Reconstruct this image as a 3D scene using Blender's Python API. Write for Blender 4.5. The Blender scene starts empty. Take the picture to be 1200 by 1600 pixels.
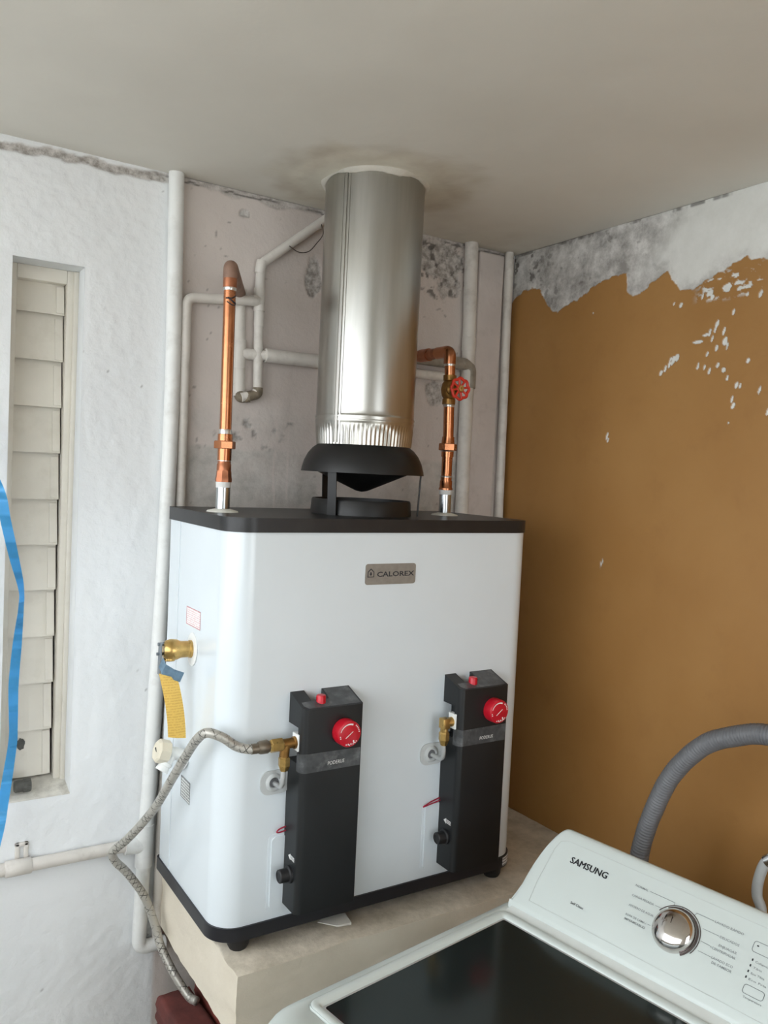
import bpy, bmesh, math, random
import numpy as np
from mathutils import Vector, Matrix
random.seed(7)
scn = bpy.context.scene
COL = scn.collection

# ---------------------------------------------------------------- camera
YAW, PITCH, ROLL, FPX = 0.566305, 0.0470365, -0.0473170, 1291.97
CAM = Vector((0.0, -1.81, 1.7))
fwd = Vector((math.sin(YAW)*math.cos(PITCH), math.cos(YAW)*math.cos(PITCH), -math.sin(PITCH)))
rgt = Vector((math.cos(YAW), -math.sin(YAW), 0))
dwn = fwd.cross(rgt)
r2 = rgt*math.cos(ROLL) + dwn*math.sin(ROLL)
d2 = -rgt*math.sin(ROLL) + dwn*math.cos(ROLL)
cd = bpy.data.cameras.new('camera'); cam = bpy.data.objects.new('camera', cd); COL.objects.link(cam)
m = Matrix.Identity(4)
for i in range(3):
    m[i][0] = r2[i]; m[i][1] = -d2[i]; m[i][2] = -fwd[i]; m[i][3] = CAM[i]
cam.matrix_world = m
cd.sensor_fit = 'VERTICAL'; cd.sensor_height = 32.0; cd.lens = FPX*32.0/1600.0
cd.clip_start = 0.02
scn.camera = cam
# ---------------------------------------------------------------- sky, exposure
w = bpy.data.worlds.new('overcast_sky'); scn.world = w; w.use_nodes = True
bgn = w.node_tree.nodes['Background']
bgn.inputs[0].default_value = (0.915, 0.96, 0.995, 1); bgn.inputs[1].default_value = 1.0
scn.view_settings.view_transform = 'Standard'; scn.view_settings.look = 'None'
scn.view_settings.gamma = 1.0; scn.view_settings.use_curve_mapping = False
scn.view_settings.exposure = 2.17

# ---------------------------------------------------------------- helpers
BASE = {}
def V(*a): return Vector(a)
def setp(o, label=None, cat=None, group=None, kind=None):
    if label: o['label'] = label
    if cat: o['category'] = cat
    if group: o['group'] = group
    if kind: o['kind'] = kind
    return o
def thing(name, label, cat, base=(0, 0, 0), rotz=0.0, local=False, kind=None):
    o = bpy.data.objects.new(name, None); COL.objects.link(o)
    o.empty_display_size = .05
    o.location = base; o.rotation_euler = (0, 0, rotz)
    BASE[o.name] = Vector((0, 0, 0)) if local else Vector(base)
    return setp(o, label, cat, None, kind)
def mesh_from(bm, name):
    me = bpy.data.meshes.new(name); bm.to_mesh(me); bm.free(); return me
def obj(name, bm, mat, parent=None, label=None, cat=None, smooth=None, kind=None, recalc=True):
    if isinstance(bm, bmesh.types.BMesh):
        if recalc: bmesh.ops.recalc_face_normals(bm, faces=bm.faces)
        me = mesh_from(bm, name)
    else: me = bm
    o = bpy.data.objects.new(name, me); COL.objects.link(o)
    if parent is not None:
        b = BASE[parent.name]; BASE[o.name] = b
        me.transform(Matrix.Translation(-b)); o.parent = parent
    else:
        co = np.empty(len(me.vertices)*3); me.vertices.foreach_get('co', co); co = co.reshape(-1, 3)
        lo, hi = co.min(0), co.max(0)
        b = Vector(((lo[0]+hi[0])/2, (lo[1]+hi[1])/2, lo[2])); BASE[o.name] = b
        me.transform(Matrix.Translation(-b)); o.location = b
    for mm in (mat if isinstance(mat, (list, tuple)) else [mat]): me.materials.append(mm)
    if smooth is not None: set_smooth(me, smooth)
    return setp(o, label, cat, None, kind)
def set_smooth(me, angle):
    n = len(me.polygons); me.polygons.foreach_set('use_smooth', [True]*n)
    if angle < 170:
        bm = bmesh.new(); bm.from_mesh(me); a = math.radians(angle)
        for e in bm.edges:
            e.smooth = not (len(e.link_faces) == 2 and e.calc_face_angle(0) > a)
        bm.to_mesh(me); bm.free()
def B(): return bmesh.new()
def box(bm, x0, x1, y0, y1, z0, z1, bev=0, seg=2):
    vs = [bm.verts.new((x, y, z)) for x in (x0, x1) for y in (y0, y1) for z in (z0, z1)]
    q = [(0,1,3,2),(4,6,7,5),(0,4,5,1),(2,3,7,6),(0,2,6,4),(1,5,7,3)]
    fs = [bm.faces.new([vs[i] for i in f]) for f in q]
    if bev:
        es = list({e for f in fs for e in f.edges})
        bmesh.ops.bevel(bm, geom=es, offset=bev, segments=seg, affect='EDGES', profile=.5)
    return bm
def frame(d):
    d = Vector(d).normalized()
    a = Vector((0, 0, 1)) if abs(d.z) < .9 else Vector((1, 0, 0))
    u = d.cross(a).normalized(); v = d.cross(u).normalized()
    return u, v
def lathe(bm, p0, d, prof, seg=32, rot=0.0, cap=True):
    """prof: list of (distance along d, radius)"""
    p0 = Vector(p0); d = Vector(d).normalized(); u, v = frame(d)
    rings = []
    for t, r in prof:
        rings.append([bm.verts.new(p0+d*t+(u*math.cos(rot+2*math.pi*i/seg)+v*math.sin(rot+2*math.pi*i/seg))*max(r, 1e-5)) for i in range(seg)])
    for a, b in zip(rings, rings[1:]):
        for i in range(seg):
            bm.faces.new((a[i], a[(i+1) % seg], b[(i+1) % seg], b[i]))
    if cap:
        bm.faces.new(rings[0]); bm.faces.new(rings[-1])
    return bm
def cyl(bm, p0, p1, r, seg=24, r1=None, rot=0.0):
    d = Vector(p1)-Vector(p0)
    return lathe(bm, p0, d, [(0, r), (d.length, r if r1 is None else r1)], seg, rot)
def catmull(pts, n=8):
    P = [Vector(p) for p in pts]; P = [P[0]*2-P[1]]+P+[P[-1]*2-P[-2]]; out = []
    for i in range(1, len(P)-2):
        for k in range(n):
            t = k/n; a, b, c, d = P[i-1], P[i], P[i+1], P[i+2]
            out.append(.5*((2*b)+(c-a)*t+(2*a-5*b+4*c-d)*t*t+(3*b-a-3*c+d)*t**3))
    out.append(P[-2]); return out
def resample(P, step):
    out = [P[0]]; acc = 0
    for a, b in zip(P, P[1:]):
        L = (b-a).length
        if L < 1e-9: continue
        pos = step-acc
        while pos <= L:
            out.append(a+(b-a)*(pos/L)); pos += step
        acc = (acc+L) % step if (acc+L) >= step else acc+L
    if (out[-1]-P[-1]).length > step*.3: out.append(P[-1])
    return out
def tube(bm, P, r, seg=14, cap=True, store=None):
    P = [Vector(p) for p in P]; n = len(P)
    T = [(P[min(i+1, n-1)]-P[max(i-1, 0)]).normalized() for i in range(n)]
    u, _ = frame(T[0]); rings = []; s = 0
    for i in range(n):
        u = (u-T[i]*u.dot(T[i])).normalized(); v = T[i].cross(u)
        rr = r(s, i/(n-1)) if callable(r) else r
        rings.append([bm.verts.new(P[i]+(u*math.cos(2*math.pi*k/seg)+v*math.sin(2*math.pi*k/seg))*rr) for k in range(seg)])
        if store is not None: store += [(s, k/seg) for k in range(seg)]
        if i < n-1: s += (P[i+1]-P[i]).length
    for a, b in zip(rings, rings[1:]):
        for k in range(seg): bm.faces.new((a[k], a[(k+1) % seg], b[(k+1) % seg], b[k]))
    if cap: bm.faces.new(rings[0]); bm.faces.new(rings[-1])
    return bm
def bend(pts, rad, n=6):
    """polyline with rounded corners"""
    P = [Vector(p) for p in pts]; out = [P[0]]
    for a, b, c in zip(P, P[1:], P[2:]):
        d0 = (a-b); d1 = (c-b); k = min(rad, d0.length*.49, d1.length*.49)
        s, e = b+d0.normalized()*k, b+d1.normalized()*k
        for i in range(n+1):
            t = i/n; out.append(s*(1-t)**2+b*2*t*(1-t)+e*t*t)
    out.append(P[-1]); return out
def prism(bm, poly, z0, z1, top=None):
    """plan polygon (x,y) extruded in z; top(x,y) overrides the upper height"""
    a = [bm.verts.new((x, y, z0)) for x, y in poly]
    b = [bm.verts.new((x, y, top(x, y) if top else z1)) for x, y in poly]
    bm.faces.new(a[::-1]); bm.faces.new(b); n = len(poly)
    for i in range(n): bm.faces.new((a[i], a[(i+1) % n], b[(i+1) % n], b[i]))
    return bm
def rrect(x0, x1, y0, y1, r, n=6):
    """rounded rectangle outline; r scalar or per corner (x0y0, x1y0, x1y1, x0y1)"""
    rs = r if isinstance(r, (tuple, list)) else (r,)*4
    out = []
    for (cx, cy, a0), rr in zip(((x0, y0, 180), (x1, y0, 270), (x1, y1, 0), (x0, y1, 90)), rs):
        ox = cx+rr if cx == x0 else cx-rr; oy = cy+rr if cy == y0 else cy-rr
        if rr < 1e-6: out.append((cx, cy)); continue
        for i in range(n+1):
            a = math.radians(a0+90*i/n); out.append((ox+rr*math.cos(a), oy+rr*math.sin(a)))
    return out
def slab_on(bm, poly2, O, U, Vv, t):
    """outline poly2 in plane (O,U,V) thickened by t along U x V"""
    O, U, Vv = Vector(O), Vector(U).normalized(), Vector(Vv).normalized(); N = U.cross(Vv)
    a = [bm.verts.new(O+U*x+Vv*y) for x, y in poly2]; b = [bm.verts.new(O+U*x+Vv*y+N*t) for x, y in poly2]
    bm.faces.new(a[::-1]); bm.faces.new(b); n = len(a)
    for i in range(n): bm.faces.new((a[i], a[(i+1) % n], b[(i+1) % n], b[i]))
    return bm
def text_mesh(txt, size, O, U, Vv, width=None, bold=0.0, align='LEFT', depth=.0002, shear=0):
    """flat lettering, cap height = size, lying in plane (O,U,V)"""
    cu = bpy.data.curves.new('lettering', 'FONT'); cu.body = txt; cu.size = 1.0; cu.align_x = align
    cu.offset = bold; cu.resolution_u = 2; cu.extrude = 0; cu.shear = shear
    to = bpy.data.objects.new('tmp_lettering', cu); COL.objects.link(to)
    dg = bpy.context.evaluated_depsgraph_get()
    me = bpy.data.meshes.new_from_object(to.evaluated_get(dg))
    bpy.data.objects.remove(to); bpy.data.curves.remove(cu)
    co = np.empty(len(me.vertices)*3); me.vertices.foreach_get('co', co); co = co.reshape(-1, 3)
    s = size/0.70; w0 = co[:, 0].max()-co[:, 0].min(); sx = s if width is None else width/w0
    if width is not None and align == 'LEFT': co[:, 0] -= co[:, 0].min()
    U, Vv = Vector(U).normalized(), Vector(Vv).normalized(); N = U.cross(Vv); O = Vector(O)
    R = np.array([U[:], Vv[:], N[:]])
    co = np.column_stack([co[:, 0]*sx, co[:, 1]*s, np.zeros(len(co))+depth]) @ R + np.array(O[:])
    me.vertices.foreach_set('co', co.astype(np.float32).ravel()); me.update(); return me
def join_meshes(ms):
    bm = B()
    for x in ms: bm.from_mesh(x)
    return bm
# numpy value noise
_L = np.random.RandomState(5).rand(256, 256)
def vn(x, y, s, seed=0):
    x = np.asarray(x)/s+seed*17.3; y = np.asarray(y)/s+seed*31.7
    xi = np.floor(x).astype(int); yi = np.floor(y).astype(int); fx = x-xi; fy = y-yi
    fx = fx*fx*(3-2*fx); fy = fy*fy*(3-2*fy)
    g = lambda a, b: _L[a % 256, b % 256]
    return (g(xi, yi)*(1-fx)+g(xi+1, yi)*fx)*(1-fy)+(g(xi, yi+1)*(1-fx)+g(xi+1, yi+1)*fx)*fy
def fbm(x, y, s, seed=0, o=4):
    t = 0; a = .5; n = 0
    for k in range(o): t = t+a*vn(x, y, s/2**k, seed+k*3); n += a; a *= .55
    return t/n
def ss(a, b, x): t = np.clip((x-a)/(b-a), 0, 1); return t*t*(3-2*t)

# ---------------------------------------------------------------- materials
def lin(c):
    return tuple(((v/255)/12.92 if v/255 <= .04045 else ((v/255+.055)/1.055)**2.4) for v in c)+(1,)
class N:
    def __init__(s, name):
        s.m = bpy.data.materials.new(name); s.m.use_nodes = True; s.t = s.m.node_tree; s.b = s.t.nodes['Principled BSDF']
    def n(s, typ, **k):
        x = s.t.nodes.new(typ)
        for a, v in k.items(): setattr(x, a, v)
        return x
    def l(s, a, b): s.t.links.new(a, b)
    def coord(s, which='Object'):
        return s.n('ShaderNodeTexCoord').outputs[which]
    def noise(s, scale, detail=4, rough=.55, vec=None):
        x = s.n('ShaderNodeTexNoise'); x.inputs['Scale'].default_value = scale; x.inputs['Detail'].default_value = detail
        x.inputs['Roughness'].default_value = rough; s.l(vec or s.coord(), x.inputs['Vector']); return x.outputs['Fac']
    def ramp(s, f, a, b):
        x = s.n('ShaderNodeMapRange'); x.inputs[1].default_value = a; x.inputs[2].default_value = b; s.l(f, x.inputs[0]); return x.outputs[0]
    def mix(s, f, a, b, typ='MIX'):
        x = s.n('ShaderNodeMix', data_type='RGBA', blend_type=typ)
        for sock, v in ((x.inputs[0], f), (x.inputs[6], a), (x.inputs[7], b)):
            if hasattr(v, 'is_linked'): s.l(v, sock)
            else: sock.default_value = v
        return x.outputs[2]
    def math(s, op, a, b=0.0):
        x = s.n('ShaderNodeMath', operation=op)
        for sock, v in zip(x.inputs, (a, b)):
            if hasattr(v, 'is_linked'): s.l(v, sock)
            else: sock.default_value = v
        return x.outputs[0]
    def attr(s, name): return s.n('ShaderNodeAttribute', attribute_name=name).outputs['Fac']
    def bump(s, h, strength=.3, dist=.001):
        x = s.n('ShaderNodeBump'); x.inputs['Strength'].default_value = strength; x.inputs['Distance'].default_value = dist
        s.l(h, x.inputs['Height']); s.l(x.outputs[0], s.b.inputs['Normal'])
    def out(s, color=None, rough=None, metal=None):
        for k, v in (('Base Color', color), ('Roughness', rough), ('Metallic', metal)):
            if v is None: continue
            if hasattr(v, 'is_linked'): s.l(v, s.b.inputs[k])
            else: s.b.inputs[k].default_value = v
        return s.m
def mat(name, rgb, rough=.5, metal=0.0, var=.06, vs=25, bump=0.0, bs=200, coat=0.0, spec=None, dirt=None, rvar=0.0):
    k = N(name); c = lin(rgb)
    dk = tuple(x*(1-var*2) for x in c[:3])+(1,); lt = tuple(min(1, x*(1+var)) for x in c[:3])+(1,)
    nz = k.noise(vs); col = k.mix(k.ramp(nz, .3, .7), dk, lt)
    if dirt:
        rgbd, amt, sc = dirt
        col = k.mix(k.math('MULTIPLY', k.ramp(k.noise(sc, 6, .65), .52, .72), amt), col, lin(rgbd))
    r = rough
    if rvar: r = k.ramp(k.noise(vs*2.3), 0, 1); x = k.n('ShaderNodeMapRange'); x.inputs[3].default_value = rough-rvar; x.inputs[4].default_value = rough+rvar; k.l(r, x.inputs[0]); r = x.outputs[0]
    k.out(col, r, metal)
    if bump: k.bump(k.noise(bs, 5), bump)
    if coat: k.b.inputs['Coat Weight'].default_value = coat; k.b.inputs['Coat Roughness'].default_value = .08
    if spec is not None: k.b.inputs['Specular IOR Level'].default_value = spec
    return k.m
MT = {}
MT['enamel'] = mat('white_enamel_sheet', (221, 229, 234), .22, var=.012, vs=6, coat=.3)
MT['cap'] = mat('black_powder_coat', (27, 27, 29), .38, var=.1, vs=30, bump=.06, bs=900, dirt=((90, 88, 84), .08, 18))
MT['band'] = mat('black_plastic_band', (33, 33, 38), .38, var=.08)
MT['hood'] = mat('black_hood_paint', (20, 20, 21), .42, var=.12, vs=14)
MT['valvebox'] = mat('black_satin_cover', (25, 27, 29), .4, var=.1, vs=12, bump=.05, bs=600)
MT['tape'] = mat('clear_film_over_black', (74, 76, 78), .3, var=.2, vs=60, dirt=((126, 128, 130), .6, 34))
MT['red'] = mat('red_plastic', (196, 22, 42), .32, var=.05)
MT['redwheel'] = mat('red_wheel_enamel', (205, 52, 34), .35, var=.1, vs=60)
MT['redwire'] = mat('red_wire', (170, 30, 60), .4)
MT['white_ink'] = mat('white_print', (232, 232, 230), .6, var=.01)
MT['dark_ink'] = mat('dark_print', (44, 46, 52), .6, var=.01)
MT['grey_ink'] = mat('grey_print', (128, 134, 136), .6, var=.01)
MT['red_ink'] = mat('red_print', (205, 130, 135), .6, var=.01)
MT['plate'] = mat('brushed_grey_plate', (150, 146, 140), .42, .35, var=.06, vs=90)
MT['brass'] = mat('brass', (202, 168, 104), .3, .9, var=.12, vs=60, rvar=.08)
MT['brassdk'] = mat('dull_brass', (150, 112, 62), .4, .85, var=.15, vs=70)
MT['copper'] = mat('copper', (190, 127, 90), .26, 1.0, var=.10, vs=16, rvar=.06, dirt=((126, 78, 52), .6, 10))
MT['copperdull'] = mat('painted_over_copper', (146, 116, 100), .6, .15, var=.12, vs=40)
MT['copperfit'] = mat('bronze_fitting', (172, 112, 82), .38, .85, var=.12, vs=60)
MT['solder'] = mat('solder_tin', (205, 203, 200), .28, .9, var=.1, vs=120)
MT['steel'] = mat('zinc_steel', (190, 194, 196), .24, 1.0, var=.06, vs=40)
MT['ptfe'] = mat('white_thread_tape', (226, 226, 224), .7, var=.04)
MT['gasket'] = mat('white_plastic_washer', (222, 222, 214), .5, var=.03)
MT['alu'] = mat('dull_aluminium', (200, 202, 202), .4, .55, var=.06)
MT['rubber'] = mat('grey_rubber_grommet', (196, 200, 200), .55, var=.05)
def galv():
    k = N('galvanised_sheet'); mp_ = k.n('ShaderNodeMapping'); mp_.inputs['Scale'].default_value = (14, 14, 1.2); k.l(k.coord(), mp_.inputs[0])
    st_ = k.noise(2.0, 4, .6, mp_.outputs[0]); bl = k.noise(5, 3)
    c = k.mix(k.ramp(st_, .3, .7), lin((172, 171, 166)), lin((190, 189, 184))); c = k.mix(k.math('MULTIPLY', k.ramp(bl, .45, .75), .5), c, lin((176, 168, 152)))
    x = k.n('ShaderNodeMapRange'); x.inputs[3].default_value = .25; x.inputs[4].default_value = .33; k.l(st_, x.inputs[0])
    return k.out(c, x.outputs[0], 1.0)
MT['galv'] = galv()
MT['pvc'] = mat('paint_over_pipe', (214, 209, 202), .5, var=.04, vs=18, bump=.12, bs=120, dirt=((150, 142, 134), .35, 26))
MT['pvcwhite'] = mat('white_paint_over_pipe', (228, 229, 227), .5, var=.03, vs=18, bump=.12, bs=120, dirt=((170, 166, 158), .3, 20))
MT['pvcgrey'] = mat('bare_grey_pipe', (150, 142, 130), .55, var=.15, vs=50)
MT['pvcbrown'] = mat('flaked_brown_elbow', (128, 116, 98), .65, var=.25, vs=80)
MT['cream'] = mat('cream_gloss_paint', (225, 220, 208), .34, var=.03, vs=10, bump=.06, bs=60, dirt=((186, 178, 160), .3, 14))
MT['dark'] = mat('painted_gap_shade', (40, 42, 50), .8)  # dark colour standing in for shade behind the louvre slats
MT['plug'] = mat('ribbed_dark_plastic', (84, 84, 80), .6, var=.15, vs=90)
MT['blue'] = mat('blue_plastic_ribbon', (98, 190, 242), .35, var=.06, vs=20)
MT['creamplastic'] = mat('cream_plastic', (226, 218, 198), .45, var=.04)
MT['whiteplastic'] = mat('white_plastic', (236, 238, 236), .35, var=.02)
MT['bluelabel'] = mat('blue_grey_label', (134, 164, 186), .4, .15, var=.12, vs=90)
MT['washer'] = mat('washer_white', (201, 209, 206), .3, var=.012, vs=8)
MT['washergrey'] = mat('washer_strip', (214, 219, 216), .35, var=.02)
MT['tub'] = mat('grey_tub', (120, 124, 124), .45, var=.08)
MT['drum'] = mat('steel_drum', (90, 92, 94), .35, .8, var=.1)
MT['chrome'] = mat('chrome', (205, 200, 196), .1, 1.0, var=.02)
MT['ring'] = mat('dark_metal_ring', (108, 98, 98), .25, .8, var=.05)
MT['hosegrey'] = mat('grey_corrugated_hose', (106, 107, 110), .45, var=.06)
MT['hoselight'] = mat('light_grey_hose', (176, 180, 180), .4, var=.05)
MT['brick'] = mat('red_clay_brick', (104, 52, 47), .8, var=.22, vs=18, bump=.5, bs=120, dirt=((70, 40, 38), .7, 12))
MT['brickr'] = mat('bright_red_clay_brick', (128, 58, 50), .8, var=.18, vs=22, bump=.5, bs=120, dirt=((96, 48, 44), .6, 14))
MT['blackrub'] = mat('black_rubber', (26, 26, 28), .5)
MT['paper'] = mat('white_paper', (214, 212, 204), .7)
MT['wire'] = mat('dark_wire', (74, 66, 60), .6)
MT['concretefloor'] = mat('concrete_floor', (172, 169, 160), .8, var=.1, vs=3, bump=.3, bs=40)
def print_mat(name, paper, ink, freq, axis, lo=.44, hi=.5):
    """illegible fine print: rows of broken dashes on paper"""
    k = N(name); sep = k.n('ShaderNodeSeparateXYZ'); k.l(k.coord(), sep.inputs[0])
    row = k.math('MULTIPLY', sep.outputs[2], freq); fr = k.math('FRACT', row)
    band = k.math('GREATER_THAN', fr, .5)
    nz = k.noise(260, 2); dash = k.math('GREATER_THAN', nz, lo)
    f = k.math('MULTIPLY', k.math('MULTIPLY', band, dash), hi)
    k.out(k.mix(f, lin(paper), lin(ink)), .55); return k.m
MT['tag'] = print_mat('yellow_tag_print', (255, 224, 132), (206, 158, 70), 190, 2, .46, .30)
MT['stickred'] = print_mat('red_sticker_print', (238, 234, 234), (214, 140, 146), 240, 2, .45, .5)
MT['stickgrey'] = print_mat('grey_sticker_print', (226, 228, 226), (96, 98, 100), 170, 2, .4, .75)
MT['barcode'] = print_mat('barcode_print', (222, 222, 222), (60, 60, 64), 150, 2, .4, .7)
def braid():
    k = N('woven_steel_braid'); a = k.attr('len'); b = k.attr('ang')
    def fam(sgn):
        x = k.math('ADD', k.math('MULTIPLY', a, 78), k.math('MULTIPLY', b, 3*sgn)); return k.math('FRACT', x)
    f1 = k.math('LESS_THAN', fam(1), .16); f2 = k.math('LESS_THAN', fam(-1), .16)
    nz = k.ramp(k.noise(60, 3), .42, .58)
    f = k.math('MULTIPLY', k.math('MAXIMUM', f1, f2), nz)
    k.out(k.mix(f, lin((186, 183, 175)), lin((84, 82, 78))), .42, .45)
    k.bump(f, .4, .001); return k.m
MT['braid'] = braid()
def glass():
    k = N('smoked_lid_glass'); t = k.t
    tr = k.n('ShaderNodeBsdfTransparent'); tr.inputs[0].default_value = (.10, .115, .12, 1)
    gl = k.n('ShaderNodeBsdfGlossy'); gl.inputs['Roughness'].default_value = .13; gl.inputs[0].default_value = (.66, .72, .72, 1)
    df = k.n('ShaderNodeBsdfDiffuse'); df.inputs[0].default_value = (.026, .035, .034, 1)
    m0 = k.n('ShaderNodeMixShader'); m0.inputs[0].default_value = .55
    k.l(tr.outputs[0], m0.inputs[1]); k.l(df.outputs[0], m0.inputs[2])
    fr = k.n('ShaderNodeFresnel'); fr.inputs[0].default_value = 1.5
    m1 = k.n('ShaderNodeMixShader'); k.l(fr.outputs[0], m1.inputs[0]); k.l(m0.outputs[0], m1.inputs[1]); k.l(gl.outputs[0], m1.inputs[2])
    k.l(m1.outputs[0], t.nodes['Material Output'].inputs[0]); return k.m
MT['glass'] = glass()
def back_wall_mat():
    k = N('old_painted_plaster')
    big = k.ramp(k.noise(2.5, 5), .3, .7)
    white = k.mix(big, lin((226, 229, 231)), lin((233, 235, 236)))
    pink = k.mix(big, lin((196, 186, 180)), lin((210, 201, 195)))
    c = k.mix(k.attr('zone'), white, pink)
    mort = k.mix(k.ramp(k.noise(26, 6, .7), .35, .65), lin((168, 164, 158)), lin((196, 192, 186)))
    c = k.mix(k.attr('mortar'), c, mort)
    pe = k.mix(k.ramp(k.noise(45, 6, .7), .4, .62), lin((142, 136, 130)), lin((204, 200, 196)))
    c = k.mix(k.attr('peel'), c, pe)
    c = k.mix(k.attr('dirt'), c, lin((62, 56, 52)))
    k.out(c, .75); k.bump(k.noise(110, 5, .62), .55, .002); return k.m
def ochre_mat():
    k = N('ochre_painted_plaster')
    oc = k.mix(k.ramp(k.noise(3.2, 5), .3, .7), lin((153, 109, 55)), lin((163, 120, 66)))
    oc = k.mix(k.math('MULTIPLY', k.ramp(k.noise(9, 6, .65), .55, .75), .25), oc, lin((128, 84, 40)))
    g = k.mix(k.ramp(k.noise(16, 7, .72), .38, .64), lin((146, 142, 138)), lin((214, 212, 208)))
    wh = k.mix(k.ramp(k.noise(8, 6, .7), .3, .7), lin((206, 206, 200)), lin((224, 224, 220)))
    pl = k.mix(k.attr('white'), g, wh)
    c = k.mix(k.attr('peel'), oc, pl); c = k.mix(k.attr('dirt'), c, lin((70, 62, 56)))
    k.out(c, .62); k.bump(k.noise(180, 4), .12, .001); return k.m
def ceil_mat():
    k = N('grey_white_ceiling_paint')
    c = k.mix(k.ramp(k.noise(2.0, 5), .3, .7), lin((216, 213, 205)), lin((226, 223, 215)))
    st = k.mix(k.ramp(k.noise(14, 5), .35, .65), lin((186, 176, 160)), lin((206, 200, 184)))
    c = k.mix(k.attr('stain'), c, st); c = k.mix(k.attr('patch'), c, lin((220, 216, 202)))
    k.out(c, .8); k.bump(k.noise(70, 5), .2, .0015); return k.m
def concrete_mat():
    k = N('painted_concrete_slab')
    ge = k.n('ShaderNodeNewGeometry'); sep = k.n('ShaderNodeSeparateXYZ'); k.l(ge.outputs['Normal'], sep.inputs[0])
    up = k.ramp(sep.outputs[2], .55, .85)
    side = k.mix(k.ramp(k.noise(7, 6, .6), .3, .7), lin((218, 208, 190)), lin((230, 221, 204)))
    top = k.mix(k.ramp(k.noise(14, 7, .7), .35, .65), lin((182, 173, 155)), lin((222, 212, 195)))
    k.out(k.mix(up, side, top), .8); k.bump(k.noise(60, 6, .65), .5, .003); return k.m
MT['wallback'] = back_wall_mat(); MT['ochre'] = ochre_mat(); MT['ceil'] = ceil_mat(); MT['slab'] = concrete_mat()

# ---------------------------------------------------------------- structure
ZC = 2.327; XR = 1.545
def grid(name, us, vs, fn, attrs, material, hole=None, flip=False):
    U, W = np.meshgrid(np.array(us), np.array(vs), indexing='ij'); nu, nv = U.shape
    co = fn(U, W).reshape(-1, 3)
    idx = np.arange(nu*nv).reshape(nu, nv)
    q = np.stack([idx[:-1, :-1], idx[1:, :-1], idx[1:, 1:], idx[:-1, 1:]], -1).reshape(-1, 4)
    if hole:
        cu = (U[:-1, :-1]+U[1:, 1:])/2; cw = (W[:-1, :-1]+W[1:, 1:])/2
        keep = ~((cu > hole[0]) & (cu < hole[1]) & (cw > hole[2]) & (cw < hole[3])); q = q[keep.ravel()]
    if flip: q = q[:, ::-1]
    me = bpy.data.meshes.new(name)
    me.vertices.add(len(co)); me.vertices.foreach_set('co', co.astype(np.float32).ravel())
    me.loops.add(q.size); me.loops.foreach_set('vertex_index', q.ravel().astype(np.int32))
    me.polygons.add(len(q)); me.polygons.foreach_set('loop_start', np.arange(0, q.size, 4, dtype=np.int32))
    me.update(calc_edges=True); me.validate()
    me.polygons.foreach_set('use_smooth', [True]*len(me.polygons))
    for k, a in attrs(U, W).items():
        at = me.attributes.new(k, 'FLOAT', 'POINT'); at.data.foreach_set('value', np.clip(a, 0, 1).astype(np.float32).ravel())
    return me
def lines(*seg):
    out = []
    for a, b, st in seg:
        n = max(1, int(round((b-a)/st))); out += list(np.linspace(a, b, n+1))[:-1]
    return out+[seg[-1][1]]
HX0, HX1, HZ0, HZ1 = .250, .389, .984, 2.097
def bw_fn(X, Z):
    rough = (fbm(X, Z, .018, 1, 3)-.5)*.0030+(fbm(X, Z, .4, 9, 2)-.5)*.006
    smooth = (fbm(X, Z, .05, 4, 3)-.5)*.003
    zn = ss(.57, .60, X); d = rough*(1-zn)+smooth*zn
    bx = np.maximum(HX0-X, X-HX1); bz = np.maximum(HZ0-Z, Z-HZ1); edge = ss(0, .012, np.maximum(bx, bz))
    d = d*edge; pe = bw_at(X, Z); d = d+pe['peel']*.0025
    return np.stack([X, d, Z], -1)
def blob(X, Z, cx, cz, rx, rz, seed, s=.03, k=.9):
    e = ((X-cx)/rx)**2+((Z-cz)/rz)**2
    return ss(1.0, .75, e+(fbm(X, Z, s, seed, 4)-.5)*2*k)
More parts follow.
